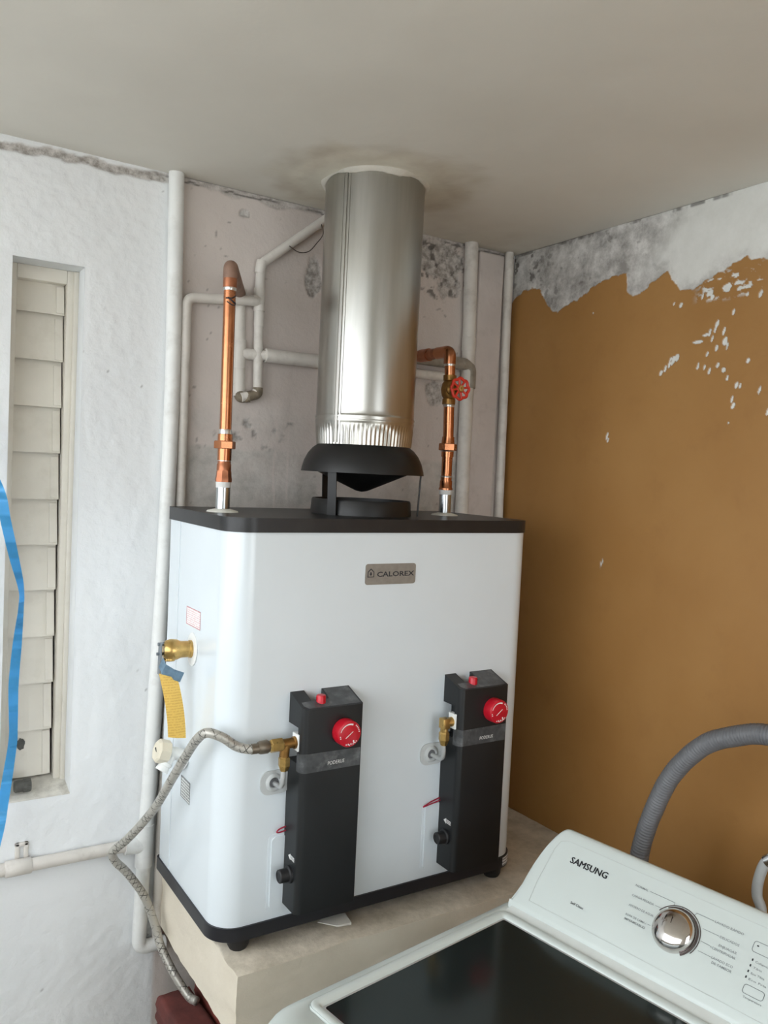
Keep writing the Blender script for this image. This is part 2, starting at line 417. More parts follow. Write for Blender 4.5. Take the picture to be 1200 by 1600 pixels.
def bw_at(X, Z):
    zone = ss(.578, .588, X)
    band = ss(.012, .006, np.abs(Z-(2.306+.012*(X-.2)/.35)-(fbm(X, Z*0, .06, 3, 3)-.5)*.02)+(fbm(X, Z, .03, 8, 3)-.5)*.012)*ss(.57, .55, X)
    peel = band
    top = 2.312-(fbm(X, Z*0, .05, 13, 3)-.35)*.03
    peel = np.maximum(peel, ss(0, .006, Z-top)*ss(.58, .6, X)*.7)
    peel = np.maximum(peel, blob(X, Z, 1.29, 2.265, .085, .055, 21))
    peel = np.maximum(peel, blob(X, Z, 1.32, 2.205, .04, .035, 26)*.8)
    peel = np.maximum(peel, blob(X, Z, .918, 2.165, .022, .05, 22))
    peel = np.maximum(peel, blob(X, Z, 1.293, 1.92, .03, .04, 23, .02, .6))
    peel = np.maximum(peel, blob(X, Z, .735, 2.278, .013, .009, 24, .01))
    n2 = fbm(X, Z, .022, 31, 4)
    area = ss(.58, .64, X)*ss(1.0, .85, X)*ss(1.70, 1.74, Z)*ss(1.87, 1.80, Z)
    peel = np.maximum(peel, ss(.66, .72, n2*area)*1.0)
    mort = ss(.60, .63, X)*ss(1.745, 1.735, Z+(fbm(X, Z, .08, 41, 3)-.5)*.02)*(.55+.45*ss(.4, .6, fbm(X, Z, .12, 42)))
    mort = np.maximum(mort, area*.35*ss(.45, .6, fbm(X, Z, .06, 44)))
    drip = ss(.004, .002, np.abs(X-.835-.003*np.sin(Z*40)))+ss(.003, .0015, np.abs(X-.868))*ss(1.62, 1.63, Z)
    mort = mort*(1-np.clip(drip, 0, 1)*.9)*ss(1.42, 1.38, X)
    sp = fbm(X, Z, .012, 51, 3)
    dirt = ss(.80, .86, sp)*ss(.45, .6, fbm(X, Z, .25, 52))*.5*zone
    dirt = np.maximum(dirt, ss(.875, .92, sp)*.5)
    dirt = np.maximum(dirt, ss(.56, .68, fbm(X, Z, .016, 53, 4))*blob(X, Z, 1.29, 2.25, .11, .085, 27, .05, .5)*.75)
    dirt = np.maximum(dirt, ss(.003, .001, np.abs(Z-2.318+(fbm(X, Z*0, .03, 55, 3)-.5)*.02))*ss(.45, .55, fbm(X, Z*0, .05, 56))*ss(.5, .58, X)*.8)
    dirt = np.maximum(dirt, ss(.60, .68, n2*area)*.25)
    return dict(zone=zone, mortar=mort, peel=peel, dirt=dirt)
bx = lines((-1.3, -.6, .05), (-.6, .18, .008), (.18, HX0, .005), (HX0, HX1, .005), (HX1, XR, .004))
bz = lines((0, .3, .1), (.3, HZ0, .005), (HZ0, HZ1, .005), (HZ1, ZC, .0035))
me = grid('wall_back', bx, bz, bw_fn, bw_at, None, (HX0, HX1, HZ0, HZ1))
wall_back = obj('wall_back', me, MT['wallback'], kind='structure', label='white and pinkish plaster wall behind the heater')
bm = B()  # masonry behind the plaster, closed around the window opening
for x0, x1, z0, z1 in ((-1.3, HX0, 0, ZC), (HX1, XR+.15, 0, ZC), (HX0, HX1, 0, HZ0), (HX0, HX1, HZ1, ZC)):
    box(bm, x0, x1, .004, .16, z0, z1)
obj('masonry', bm, MT['wallback'], wall_back)
def ow_fn(Y, Z):
    a = ow_at(Y, Z); d = (fbm(Y, Z, .25, 61, 3)-.5)*.004-a['peel']*0+a['peel']*.002+(fbm(Y, Z, .02, 62, 3)-.5)*.001
    return np.stack([XR+d, Y, Z], -1)
PEEL = [(0, 2.195), (-.015, 2.208), (-.05, 2.225), (-.09, 2.222), (-.115, 2.21), (-.14, 2.175), (-.165, 2.146), (-.185, 2.144), (-.205, 2.152), (-.249, 2.166), (-.30, 2.187), (-.334, 2.199),
        (-.38, 2.206), (-.411, 2.203), (-.416, 2.165), (-.428, 2.15), (-.443, 2.148), (-.49, 2.170), (-.531, 2.19), (-.545, 2.168), (-.556, 2.158), (-.57, 2.141), (-.60, 2.137), (-.648, 2.155),
        (-.69, 2.17), (-.708, 2.178), (-.73, 2.184), (-.76, 2.17), (-.80, 2.166), (-1.2, 2.16), (-3.2, 2.15)][::-1]
def zrow(px): return px
CHIPS = [(-.531, 1.958, .004, .007), (-.543, 1.968, .0035, .008), (-.553, 1.975, .003, .008), (-.563, 1.984, .006, .010), (-.573, 1.99, .006, .009), (-.556, 1.988, .003, .006),
         (-.626, 2.019, .012, .0035), (-.645, 2.032, .009, .003), (-.655, 2.036, .003, .008), (-.672, 2.052, .004, .008), (-.668, 2.04, .003, .007), (-.69, 2.034, .003, .008),
         (-.662, 2.022, .003, .008), (-.694, 2.012, .006, .009), (-.70, 2.002, .003, .008), (-.675, 2.001, .004, .007), (-.652, 1.99, .003, .005), (-.66, 1.953, .003, .007), (-.647, 1.962, .003, .006),
         (-.68, 1.964, .004, .006), (-.695, 1.953, .005, .005), (-.63, 1.966, .003, .007), (-.705, 1.935, .003, .006), (-.728, 1.918, .004, .007), (-.737, 1.917, .003, .006),
         (-.72, 1.89, .003, .007), (-.724, 1.876, .004, .007), (-.752, 1.967, .004, .006), (-.782, 1.905, .003, .008), (-.38, 1.815, .003, .010), (-.384, 1.806, .003, .006),
         (-.803, 1.86, .003, .008), (-.575, 2.106, .004, .006), (-.556, 2.112, .002, .004), (-.63, 2.117, .003, .006), (-.648, 2.122, .008, .007), (-.655, 2.112, .005, .005), (-.71, 2.072, .003, .006),
         (-.715, 1.84, .002, .003), (-.385, 1.50, .003, .006), (-.39, 1.51, .002, .003), (-.69, 2.127, .010, .008), (-.72, 2.12, .006, .005), (-.74, 2.105, .004, .004), (-.77, 2.10, .004, .008), (-.31, 2.125, .002, .003)]
def ow_at(Y, Z):
    py = [p[0] for p in PEEL]; pz = [p[1] for p in PEEL]
    jag = (fbm(Y, Z, .014, 71, 3)-.5)*.016
    b = np.interp(Y, py, pz)
    peel = ss(-.0012, .0012, Z-b+jag)
    ch = np.zeros_like(Y)
    for cy, cz, ry, rz in CHIPS:
        ch = np.maximum(ch, ss(1.2, .85, ((Y-cy+(Z-cz)*.25)/ry)**2+((Z-cz)/rz)**2+(fbm(Y, Z, .006, 73, 2)-.5)*1.2))
    scr = ss(.60, .66, fbm(Y*1.0, Z*2.2, .02, 75, 4))*ss(-.60, -.64, Y)*ss(-.80, -.76, Y)*ss(2.095, 2.115, Z)*ss(2.175, 2.15, Z)
    white = ss(-.45, -.62, Y+(fbm(Y, Z, .1, 77)-.5)*.25)*ss(2.12, 2.2, Z+(fbm(Y, Z, .08, 78)-.5)*.12)
    ch = np.maximum(ch, scr); white = np.maximum(white, ch)
    peel = np.maximum(peel, ch)
    peel = np.maximum(peel, ss(-.008, -.004, Y+(fbm(Y, Z, .03, 79)-.5)*.012)*ss(1.67, 1.64, Z))
    dirt = ss(.60, .70, fbm(Y, Z, .022, 81, 4))*ss(-.22, -.05, Y)*peel*.8
    dirt = np.maximum(dirt, ss(.66, .74, fbm(Y, Z, .03, 82, 4))*peel*(1-white)*.45)
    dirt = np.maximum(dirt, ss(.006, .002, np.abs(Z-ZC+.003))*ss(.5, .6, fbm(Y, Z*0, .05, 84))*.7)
    return dict(peel=peel, white=white, dirt=dirt)
oy = lines((-3.2, -1.2, .1), (-1.2, -.86, .006), (-.86, 0, .0019)); oz = lines((0, .7, .05), (.7, 1.79, .008), (1.79, ZC, .0019))
me = grid('wall_right', oy, oz, ow_fn, ow_at, None, flip=False)
wall_right = obj('wall_right', me, MT['ochre'], kind='structure', label='ochre painted wall with flaked white paint near the ceiling')
bm = B(); box(bm, XR+.004, XR+.16, -3.2, 0, 0, ZC); obj('masonry', bm, MT['ochre'], wall_right)
FX, FY, FR = .940, -.235, .108
def ce_fn(X, Y):
    d = (fbm(X, Y, .5, 91, 3)-.5)*.012+(fbm(X, Y, .05, 92, 3)-.5)*.0016
    r = np.hypot(X-FX, Y-FY); d = d*ss(0, .06, -Y)*ss(0, .06, XR-X)
    d = d-.004*ss(.19, .15, r+(fbm(X, Y, .06, 95)-.5)*.05)
    return np.stack([X, Y, ZC+d], -1)
def ce_at(X, Y):
    r = np.hypot(X-FX, Y-FY); n = fbm(X, Y, .07, 93, 4)-.5
    patch = ss(.165, .14, r+n*.07)*.55; patch = np.maximum(patch, ss(.132, .120, r+n*.02))
    stain = ss(.26, .17, r+n*.12)*.8
    stain = np.maximum(stain, ss(.30, .0, -Y+n*.2)*ss(.95, 1.2, X)*.5)
    return dict(patch=patch, stain=stain)
cx = lines((-.9, .1, .1), (.1, XR, .01)); cy = lines((-3.0, -1.4, .1), (-1.4, 0, .01))
me = grid('ceiling', cx, cy, ce_fn, ce_at, None, flip=True)
ceiling = obj('ceiling', me, MT['ceil'], kind='structure', label='grey white plastered ceiling')
bm = B(); box(bm, -.9, XR+.16, -3.0, .16, ZC+.012, ZC+.16); obj('roof_slab', bm, MT['ceil'], ceiling)
bm = B(); box(bm, -8, 8, -10, 6, -.1, 0); obj('floor', bm, MT['concretefloor'], kind='structure', label='plain concrete floor')
# unseen walls added to shape the daylight: parapet at left, rear wall with doorway
bm = B(); box(bm, -1.05, -.9, -3.0, .16, 0, 1.12, .01); obj('wall_left_added', bm, mat('added_parapet_paint', (206, 204, 196), .8, bump=.3, bs=60), kind='structure', label='added low parapet out of view that limits daylight from the open side')
bm = B(); box(bm, -.9, .45, -3.15, -3.0, 0, ZC+.012); box(bm, 1.30, XR+.16, -3.15, -3.0, 0, ZC+.012); box(bm, .45, 1.30, -3.15, -3.0, 2.08, ZC+.012)
obj('wall_front_added', bm, mat('added_rear_wall_paint', (196, 192, 184), .8, bump=.3, bs=60), kind='structure', label='added plain wall with a doorway behind the camera to shape the daylight')
# uneven plaster ring where the flue meets the ceiling
bm = B(); rings = []
for j in range(72):
    a = 2*math.pi*j/72; jit = .5+.5*math.sin(a*5+1)*math.sin(a*2.3)
    n1 = random.random()
    prof = [(.106, -.004-.010*jit-.003*n1), (.111+.003*n1, -.007-.007*jit), (.119+.007*jit, -.003), (.135+.01*jit, .006), (.105, .012)]
    rings.append([bm.verts.new((FX+r*math.cos(a), FY+r*math.sin(a), ZC+z)) for r, z in prof])
for j in range(72):
    p, q = rings[j], rings[(j+1) % 72]
    for k in range(5): bm.faces.new((p[k], q[k], q[(k+1) % 5], p[(k+1) % 5]))
obj('trim_1', bm, mat('plaster_patch', (214, 210, 200), .8, var=.06, vs=30, bump=.4, bs=90), kind='structure', smooth=180, label='rough plaster ring sealing the flue at the ceiling')
# shallow plastered chase in the corner
bm = B(); box(bm, 1.412, 1.500, -.014, .004, .0, ZC-.012, .006, 3)
obj('trim_2', bm, mat('chase_plaster', (206, 197, 192), .7, var=.05, vs=12, bump=.3, bs=80, dirt=((150, 140, 134), .3, 24)), kind='structure', smooth=40, label='flat plastered chase between two corner pipes')
# ---- louvre window
win = thing('window_1', 'narrow recessed louvre window with cream painted slats', None, (.32, .05, HZ0), kind='structure')
bm = B(); box(bm, HX0-.01, HX1+.01, .145, .157, HZ0-.01, HZ1+.01); obj('shade_backing', bm, MT['dark'], win)  # dark panel paints in the shade seen through the slat gaps
for q in ((.3665, HX1+.002, HZ0+.012, HZ1), (HX0-.002, .2680, HZ0+.012, HZ1), (.2680, .3665, 2.068, HZ1)):
    bm = B(); box(bm, q[0], q[1], .062, .118, q[2], q[3], .002); obj('frame', bm, MT['cream'], win, smooth=40)
bm = B(); box(bm, .379, HX1+.001, .054, .072, HZ0+.012, HZ1, .003); obj('bead', bm, MT['cream'], win, smooth=40)
bm = B(); prism(bm, [(HX0-.002, .002), (HX1+.002, .002), (HX1+.002, .14), (HX0-.002, .14)], HZ0-.02, 0, lambda x, y: HZ0+.002+.22*y)
obj('sill', bm, mat('dirty_sill', (222, 219, 210), .7, var=.08, vs=30, bump=.5, bs=90, dirt=((150, 143, 130), .55, 22)), win)
zs = [1.7+(z-1.7)*1.0134 for z in (2.067, 2.0, 1.902, 1.807, 1.71, 1.611, 1.516, 1.419, 1.318, 1.22, 1.118, 1.018)]
for i in range(11):
    z1, z0 = zs[i], zs[i+1]; bm = B(); nx = 8
    x0, x1 = .2690, .3650-.0003*i
    pts = [(x0+(x1-x0)*k/nx, -.0022*math.sin(math.pi*k/nx)+random.uniform(-.0003, .0003)) for k in range(nx+1)]
    drop = .001*math.sin(i*2.1); rows = []
    for z, y in ((z1+.012, .091), (z0-.001+drop, .074)):
        rows.append([[bm.verts.new((x, y+b+dy, z)) for x, b in pts] for dy in (0, .005)])
    (tf, tb), (bf, bb) = rows
    for k in range(nx):
        bm.faces.new((tf[k], tf[k+1], bf[k+1], bf[k])); bm.faces.new((tb[k], bb[k], bb[k+1], tb[k+1]))
        bm.faces.new((tf[k], tb[k], tb[k+1], tf[k+1])); bm.faces.new((bf[k], bf[k+1], bb[k+1], bb[k]))
    for k in (0, nx): bm.faces.new((tf[k], bf[k], bb[k], tb[k]))
    sl = obj('slat', bm, MT['cream'], win)
    bm = B(); box(bm, x1-.0170, x1-.0008, .0705, .076, z0+.003, z1-.008, .001)   # clip strip on the slat's right end
    for v in bm.verts: v.co.y += (v.co.z-z0)*.155
    obj('end_clip', bm, MT['cream'], sl)
    if i == 10:
        bm = B(); n = 14
        pl = [(.0085*math.cos(2*math.pi*k/n)*(1+.15*math.sin(k*2.3)), .0125*math.sin(2*math.pi*k/n)*(1+.1*math.cos(k*3.1))) for k in range(n)]
        slab_on(bm, pl, (.302, .0812, 1.079), (1, 0, 0), (0, .155, 1), .0008); obj('paint_chip', bm, MT['plug'], sl, label='dark bare spot where the paint is missing')
# ---- concrete slab shelf under the heater
bm = B(); bmesh.ops.create_cube(bm, size=1)
bmesh.ops.subdivide_edges(bm, edges=bm.edges, cuts=23, use_grid_fill=True)
for v in bm.verts:
    x, y, z = v.co+Vector((.5, .5, .5)); ex = min(x*.96, 9); 
    X = .588+x*(XR-.588-.001); Y = -.464+y*.462; Z = .655+z*.131
    cr = 0
    nz = (float(fbm(np.array(X*1.0+Z), np.array(Y+Z*.7), .06, 101, 3))-.5)
    if x < .001: X += nz*.012
    if y < .001: Y += nz*.012+.004*math.sin(X*9)
    if z > .999: Z += nz*.006-(.004 if (x < .03 or y < .03) else 0)
    if (z > .999) and x < .001: X += .004
    if (z > .999) and y < .001: Y += .005
    v.co = (X, Y, Z)
obj('concrete_slab', bm, MT['slab'], label='cream painted concrete slab shelf under the white water heater', cat='slab', smooth=50)

# ---------------------------------------------------------------- water heater
HXL, HXR, HYF, HYB = .566, 1.294, -.41, -.06
htr = thing('water_heater', 'large white box water heater with black lid and two black gas controls', 'water heater', (.93, -.235, .786))
rc = (.052, .052, .012, .012)
bm = B(); prism(bm, rrect(HXL, HXR, HYF, HYB, rc, 12), .832, 1.584)
obj('body', bm, MT['enamel'], htr, smooth=35)
bm = B(); prism(bm, rrect(HXL-.003, HXR+.003, HYF-.003, HYB+.003, (.055, .055, .012, .012), 12), 1.580, 1.607)
es = [e for e in bm.edges if all(v.co.z > 1.6 for v in e.verts)]
bmesh.ops.bevel(bm, geom=es, offset=.003, segments=2, affect='EDGES')
obj('lid', bm, MT['cap'], htr, smooth=40, label='flat black lid')
bm = B(); prism(bm, rrect(HXL-.004, HXR+.004, HYF-.004, HYB+.004, (.056, .056, .012, .012), 12), .812, .838)
es = [e for e in bm.edges if all(v.co.z < .82 for v in e.verts)]
bmesh.ops.bevel(bm, geom=es, offset=.004, segments=2, affect='EDGES')
obj('base_band', bm, MT['band'], htr, smooth=40, label='black band around the foot')
for x, y in ((.622, -.385), (1.246, -.385), (.622, -.1), (1.246, -.1)):
    bm = B(); lathe(bm, (x, y, .786), (0, 0, 1), [(0, .017), (.008, .021), (.030, .024)], 20); obj('foot', bm, MT['blackrub'], htr, smooth=40)
bm = B(); box(bm, HXL-.0012, HXL+.002, -.137, -.132, .84, 1.579); obj('side_seam', bm, MT['enamel'], htr)
bm = B(); box(bm, HXL-.0006, HXL+.002, -.132, -.1295, .84, 1.579); obj('side_seam', bm, MT['rubber'], htr)
# brand plate
pl = obj('brand_plate', slab_on(B(), rrect(.8525, .9735, 1.4755, 1.5175, .006), (0, HYF+.0003, 0), (1, 0, 0), (0, 0, 1), .0018), MT['plate'], htr, smooth=30, label='grey nameplate')
U, W = Vector((1, 0, .008)).normalized(), Vector((-.008, 0, 1)).normalized(); yy = HYF-.0016
hs = B()
for poly in ([(0, 0), (.0152, 0), (.0152, .0016), (0, .0016)], [(0, 0), (.0016, 0), (.0016, .0112), (0, .0112)], [(.0136, 0), (.0152, 0), (.0152, .0112), (.0136, .0112)],
             [(0, .0112), (.0016, .0104), (.0080, .0160), (.0076, .0182)], [(.0152, .0112), (.0136, .0104), (.0072, .0160), (.0076, .0182)]):
    slab_on(hs, poly, (.8575, yy, 1.4905), U, W, .0003)
fl = [(.0076+.0026*math.sin(2*math.pi*k/10)*(1 if k > 2 and k < 8 else .7), .0072+.0038*math.cos(2*math.pi*k/10)) for k in range(10)]
slab_on(hs, fl, (.8575, yy, 1.4905), U, W, .0003)
obj('house_mark', hs, MT['dark_ink'], pl)
obj('lettering', text_mesh('CALOREX', .0098, (.8795, yy, 1.4915), U, W, width=.0905, bold=.022), MT['dark_ink'], pl)
# access doors half hidden behind the controls
for x0 in (.665, 1.023):
    bm = B(); outer = rrect(x0, x0+.20, .852, 1.004, .012); inner = rrect(x0+.006, x0+.194, .858, .998, .009)
    d = obj('access_door', slab_on(bm, outer, (0, HYF+.0004, 0), (1, 0, 0), (0, 0, 1), .0012), MT['enamel'], htr, smooth=30)
    bm = B(); slab_on(bm, inner, (0, HYF-.0006, 0), (1, 0, 0), (0, 0, 1), .003); obj('door_panel', bm, MT['enamel'], d, smooth=30)
bm = B(); tube(bm, catmull([(.712, -.414, 1.017), (.698, -.415, 1.0165), (.684, -.417, 1.0145), (.678, -.419, 1.0115), (.682, -.418, 1.0085), (.695, -.416, 1.009), (.712, -.414, 1.010)], 6), .0014, 8)
obj('igniter_wire', bm, MT['redwire'], htr, smooth=180, label='red wire loop')
bm = B(); tube(bm, catmull([(1.085, -.413, 1.006), (1.062, -.416, 1.0035), (1.04, -.417, 1.0005), (1.0185, -.418, .9975), (1.03, -.4165, 1.0015), (1.05, -.4145, 1.006), (1.085, -.4125, 1.012)], 6), .0013, 8)
obj('igniter_wire', bm, MT['redwire'], htr, smooth=180, label='red wire')
def gas_control(dx, dz):
    X0, X1, YF, YBk = .698+dx, .826+dx, -.470, HYF
    fr = rrect(X0, X1, YF, -.2, (.012, .003, 0, 0), 5); lf = [p for p in fr if p[1] < -.25]      # rounded front corners
    body = lf+[(X1, YBk), (X0, YBk)]
    bm = B(); prism(bm, body, .866, 1.150)
    prism(bm, lf+[(X1, YBk), (X0+.022, YBk), (X0+.022, -.450), (X0, -.450)], 1.150, 1.218)
    prism(bm, lf+[(X1, YBk), (X0+.067, YBk), (X0+.064, -.443), (X0+.029, -.443), (X0+.029, YBk), (X0, YBk)], 1.218, 0, lambda x, y: 1.2555+(y+.47)/.06*.0205)
    g = obj('gas_control', bm, MT['valvebox'], htr, smooth=30, label='tall black gas control cover')
    bm = B(); lathe(bm, (X0+.046, -.449, 1.255), (0, 0, 1), [(0, .0095), (.018, .0092), (.0205, .008), (.021, .0)], 20, cap=False); obj('ignition_button', bm, MT['red'], g, smooth=40)
    cx, cz = X0+.0865, 1.207+dz*.1
    bm = B(); seg = 48; lathe(bm, (cx, YF, cz), (0, -1, 0), [(-.003, .0245), (.003, .0255), (.020, .0252), (.0225, .0242), (.0235, .022), (.0235, 0)], seg, cap=False)
    obj('temperature_dial', bm, MT['red'], g, smooth=40)
    bm = B(); yf = YF-.0236; O = (cx, yf, cz)
    def arc(r, a0, a1, w0, w1, n=14):
        a = [math.radians(a0+(a1-a0)*i/n) for i in range(n+1)]
        out = [(r*math.cos(t), r*math.sin(t)) for t in a]; ww = [w0+(w1-w0)*i/n for i in range(n+1)]
        return out+[((r-k)*math.cos(t), (r-k)*math.sin(t)) for t, k in list(zip(a, ww))[::-1]]
    slab_on(bm, arc(.0205, 165, 70, .0008, .0030), O, (1, 0, 0), (0, 0, 1), .0003)
    slab_on(bm, [(-.009, -.0065), (-.0082, -.0075), (.0075, .0045), (.0068, .0053)], O, (1, 0, 0), (0, 0, 1), .0003)
    for a in (280, 262, 300): slab_on(bm, arc(.0205, a-3, a+3, .003, .003, 3), O, (1, 0, 0), (0, 0, 1), .0003)
    for a in (10, 20, 30, 40, 50, 188, 198, 250, 270, 292, 306, 316): slab_on(bm, arc(.0215, a-2.6, a+2.6, .0022, .0022, 2), O, (1, 0, 0), (0, 0, 1), .0003)
    slab_on(bm, [(.0085+.0018*math.cos(k), -.0135+.0018*math.sin(k)) for k in (0, .9, 1.8, 2.7, 3.6, 4.5, 5.4)], O, (1, 0, 0), (0, 0, 1), .0003)
    obj('dial_marks', bm, MT['white_ink'], g)
    # shipping film wrapped round the cover
    bm = B(); zt, zb = 1.171, 1.136
    lf2 = [(x-.0006 if x < X0+.002 else x, y-.0007) for x, y in lf]
    cor = [(X0+.012+.0126*math.cos(t), YF+.012+.0126*math.sin(t)) for t in [math.radians(180+18*i) for i in range(6)]]
    cor2 = [(X0+.012+.0117*math.cos(t), YF+.012+.0117*math.sin(t)) for t in [math.radians(180+18*i) for i in range(6)]]
    prism(bm, [(X0-.0006, -.4495)]+cor+[(X1-.003, YF-.0006), (X1-.003, YF+.0003)]+cor2[::-1]+[(X0+.0003, -.4495)], zb, zt, lambda x, y: zt+.0012*math.sin(x*180))
    obj('film_band', bm, MT['tape'], g, smooth=40)
    slope = lambda x, y: 1.2555+(y+.47)/.06*.0205
    bm = B(); pl = [(X0+.066, -.4435), (X0+.070, -.4125), (X1-.004, -.4125), (X1-.004, -.4665), (X0+.014, -.4665), (X0+.006, -.458), (X0+.006, -.447), (X0+.03, -.4455)]
    prism(bm, pl, 0, 0, lambda x, y: slope(x, y)+.0007)
    for v in bm.verts:
        if v.co.z < .5: v.co.z = slope(v.co.x, v.co.y)-.0004
    obj('film_sheet', bm, MT['tape'], g)
    obj('lettering', text_mesh('PODERUS', .0070, (X0+.054, YF-.0014, 1.1460+dz), (1, 0, .02), (-.02, 0, 1), width=.036, bold=.0, shear=.12), MT['white_ink'], g)
    # side knob with arrow
    bm = B(); lathe(bm, (X0+.002, -.440, .934), (-1, 0, 0), [(0, .0165), (.006, .0162), (.008, .0130), (.024, .0125), (.0255, .011), (.0255, .008), (.0245, .0075), (.0245, 0)], 28, cap=False)
    obj('pressure_knob', bm, MT['blackrub'], g, smooth=35)
    bm = B(); O = (X0-.0004, -.448, .968); U_, W_ = (0, -1, 0), (0, 0, 1)
    slab_on(bm, [(-.016, 0), (-.007, .006), (-.007, -.006)], O, U_, W_, .0003)
    for zz in (.0025, -.0005, -.0035): slab_on(bm, [(-.006, zz), (.009, zz-.0008), (.009, zz+.0008), (-.006, zz+.0016)], O, U_, W_, .0003)
    obj('arrow_mark', bm, MT['white_ink'], g)
    return g
gas_control(0, 0); gas_control(.366, -.001)
# rubber grommets where the pilot tubes enter
for gx, gz in ((.6705, 1.106), (1.036, 1.108)):
    bm = B(); prof = rrect(-.028, .034, -.023, .023, .018)
    slab_on(bm, prof, (gx, HYF+.0005, gz), (1, 0, 0), (0, 0, 1), .004)
    g = obj('grommet', bm, MT['rubber'], htr, smooth=40)
    bm = B(); lathe(bm, (gx, HYF-.003, gz), (0, -1, 0), [(0, .018), (.004, .016), (.005, .012), (.001, .0095)], 24, cap=False); obj('grommet_lip', bm, MT['rubber'], g, smooth=60)
    bm = B(); cyl(bm, (gx, HYF-.0030, gz), (gx, HYF-.0042, gz), .0095, 20); obj('grommet_hole', bm, MT['hosegrey'], g)
# stickers on the left side
for ys, zs_, mt, sh in (((-.192, -.272), (1.376, 1.412), 'stickred', .004), ((-.195, -.248), (1.020, 1.064), 'stickgrey', .006)):
    bm = B(); X = HXL-.0002
    slab_on(bm, [(-ys[0], zs_[0]), (-ys[1], zs_[0]), (-ys[1], zs_[1]), (-ys[0], zs_[1])], (X, 0, 0), (0, -1, 0), (0, 0, 1), .0004)
    s = obj('sticker', bm, MT[mt], htr, label='small printed sticker')
    bm = B(); t = .0012; y0, y1, z0, z1 = -ys[0], -ys[1], zs_[0], zs_[1]
    for q in ((y0, y1, z0, z0+t), (y0, y1, z1-t, z1), (y0, y0+t, z0, z1), (y1-t, y1, z0, z1)):
        slab_on(bm, [(q[0], q[2]), (q[1], q[2]), (q[1], q[3]), (q[0], q[3])], (X-.0005, 0, 0), (0, -1, 0), (0, 0, 1), .0003)
    obj('sticker_border', bm, MT['red_ink' if mt == 'stickred' else 'grey_ink'], s)
# barcode label on the base band at the right corner
bm = B(); cxx, cyy = HXR+.004-.056, HYF-.004+.056
prism(bm, [(cxx+.0569*math.cos(t), cyy+.0569*math.sin(t)) for t in [math.radians(a) for a in (-78, -64, -50, -36, -24)]]+[(cxx+.0558*math.cos(t), cyy+.0558*math.sin(t)) for t in [math.radians(a) for a in (-24, -36, -50, -64, -78)]], .816, .835)
obj('barcode_label', bm, MT['barcode'], htr, label='barcode label')
# draft hood on the lid
hc = (FX, FY)
bm = B(); lathe(bm, (FX, FY, 1.606), (0, 0, 1), [(0, .112), (.030, .110), (.0335, .108), (.0335, .104), (.0, .104)], 64, cap=False)
hood = obj('draft_hood', bm, MT['hood'], htr, smooth=35, label='black draft hood')
bm = B(); lathe(bm, (FX, FY, 1.606), (0, 0, 1), [(.0, .1045), (.002, .1045), (.002, 0.0)], 48, cap=False); obj('flue_throat', bm, MT['hood'], hood)
bm = B(); lathe(bm, (FX, FY, 0), (0, 0, 1), [(1.7565, .0), (1.7565, .103), (1.750, .112), (1.738, .122), (1.722, .130), (1.706, .1345), (1.697, .136), (1.697, .133), (1.706, .131), (1.722, .126), (1.74, .112), (1.745, .0)], 64, cap=False)
obj('hood_dome', bm, MT['hood'], hood, smooth=35)
bm = B(); lathe(bm, (FX, FY, 0), (0, 0, 1), [(1.700, .100), (1.696, .098), (1.658, .012), (1.656, .0)], 48, cap=False); lathe(bm, (FX, FY, 0), (0, 0, 1), [(1.700, .100), (1.738, .108)], 48, cap=False)
obj('deflector_cone', bm, MT['hood'], hood, smooth=35)
a0 = math.atan2(-.512, .859)
for k, da in enumerate((0, -121, 134)):
    a = a0+math.radians(da); R = .1245 if k == 0 else .1165; ca, sa = math.cos(a), math.sin(a); bm = B()
    for (z0, z1, r0, r1) in ((1.607, 1.70, R, R+(.004 if k == 0 else .004)),):
        t = Vector((-sa, ca, 0)); w_ = .0105
        vs = []
        for z, r in ((z0, r0), (z1, r1)):
            for s in (-1, 1):
                for th in (0, .0025): vs.append(bm.verts.new(Vector((FX+(r+th)*ca, FY+(r+th)*sa, z))+t*w_*s))
        for f in ((0, 1, 3, 2), (4, 6, 7, 5), (0, 4, 5, 1), (2, 3, 7, 6), (0, 2, 6, 4), (1, 5, 7, 3)): bm.faces.new([vs[i] for i in f])
        if k: box(bm, 0, .0001, 0, .0001, 1.65, 1.6501) if False else None
    obj('strap_leg', bm, MT['hood'], hood)

# ---------------------------------------------------------------- flue
flue = thing('flue_pipe', 'shiny galvanised round flue pipe from the hood up to the ceiling', 'flue pipe', (FX, FY, 1.757))
bm = B(); SEG = 288; prof = []
for z in (1.757, 1.760, 1.770, 1.780, 1.788, 1.796, 1.801, 1.803, 1.806, 1.809, 1.813, 1.816, 1.819, 1.822, 1.83, 1.85, 2.0, 2.15, ZC+.01): prof.append(z)
rings = []
for z in prof:
    ring = []
    for i in range(SEG):
        a = 2*math.pi*i/SEG; r = FR
        if z < 1.803:
            k = min(1, max(0, (1.799-z)/.012)); r = FR-.0035*(1.803-z)/.046-.0010*k+.0013*k*(1 if (i % 4) in (0, 1) else -1)
        for zc in (1.8075, 1.8165): r += .0022*math.exp(-((z-zc)/.0022)**2)
        ring.append(bm.verts.new((FX+r*math.cos(a), FY+r*math.sin(a), z)))
    rings.append(ring)
for p, q in zip(rings, rings[1:]):
    for i in range(SEG): bm.faces.new((p[i], p[(i+1) % SEG], q[(i+1) % SEG], q[i]))
obj('tube', bm, MT['galv'], flue, smooth=60)
sa_ = math.atan2(-.436, -.90)
bm = B()
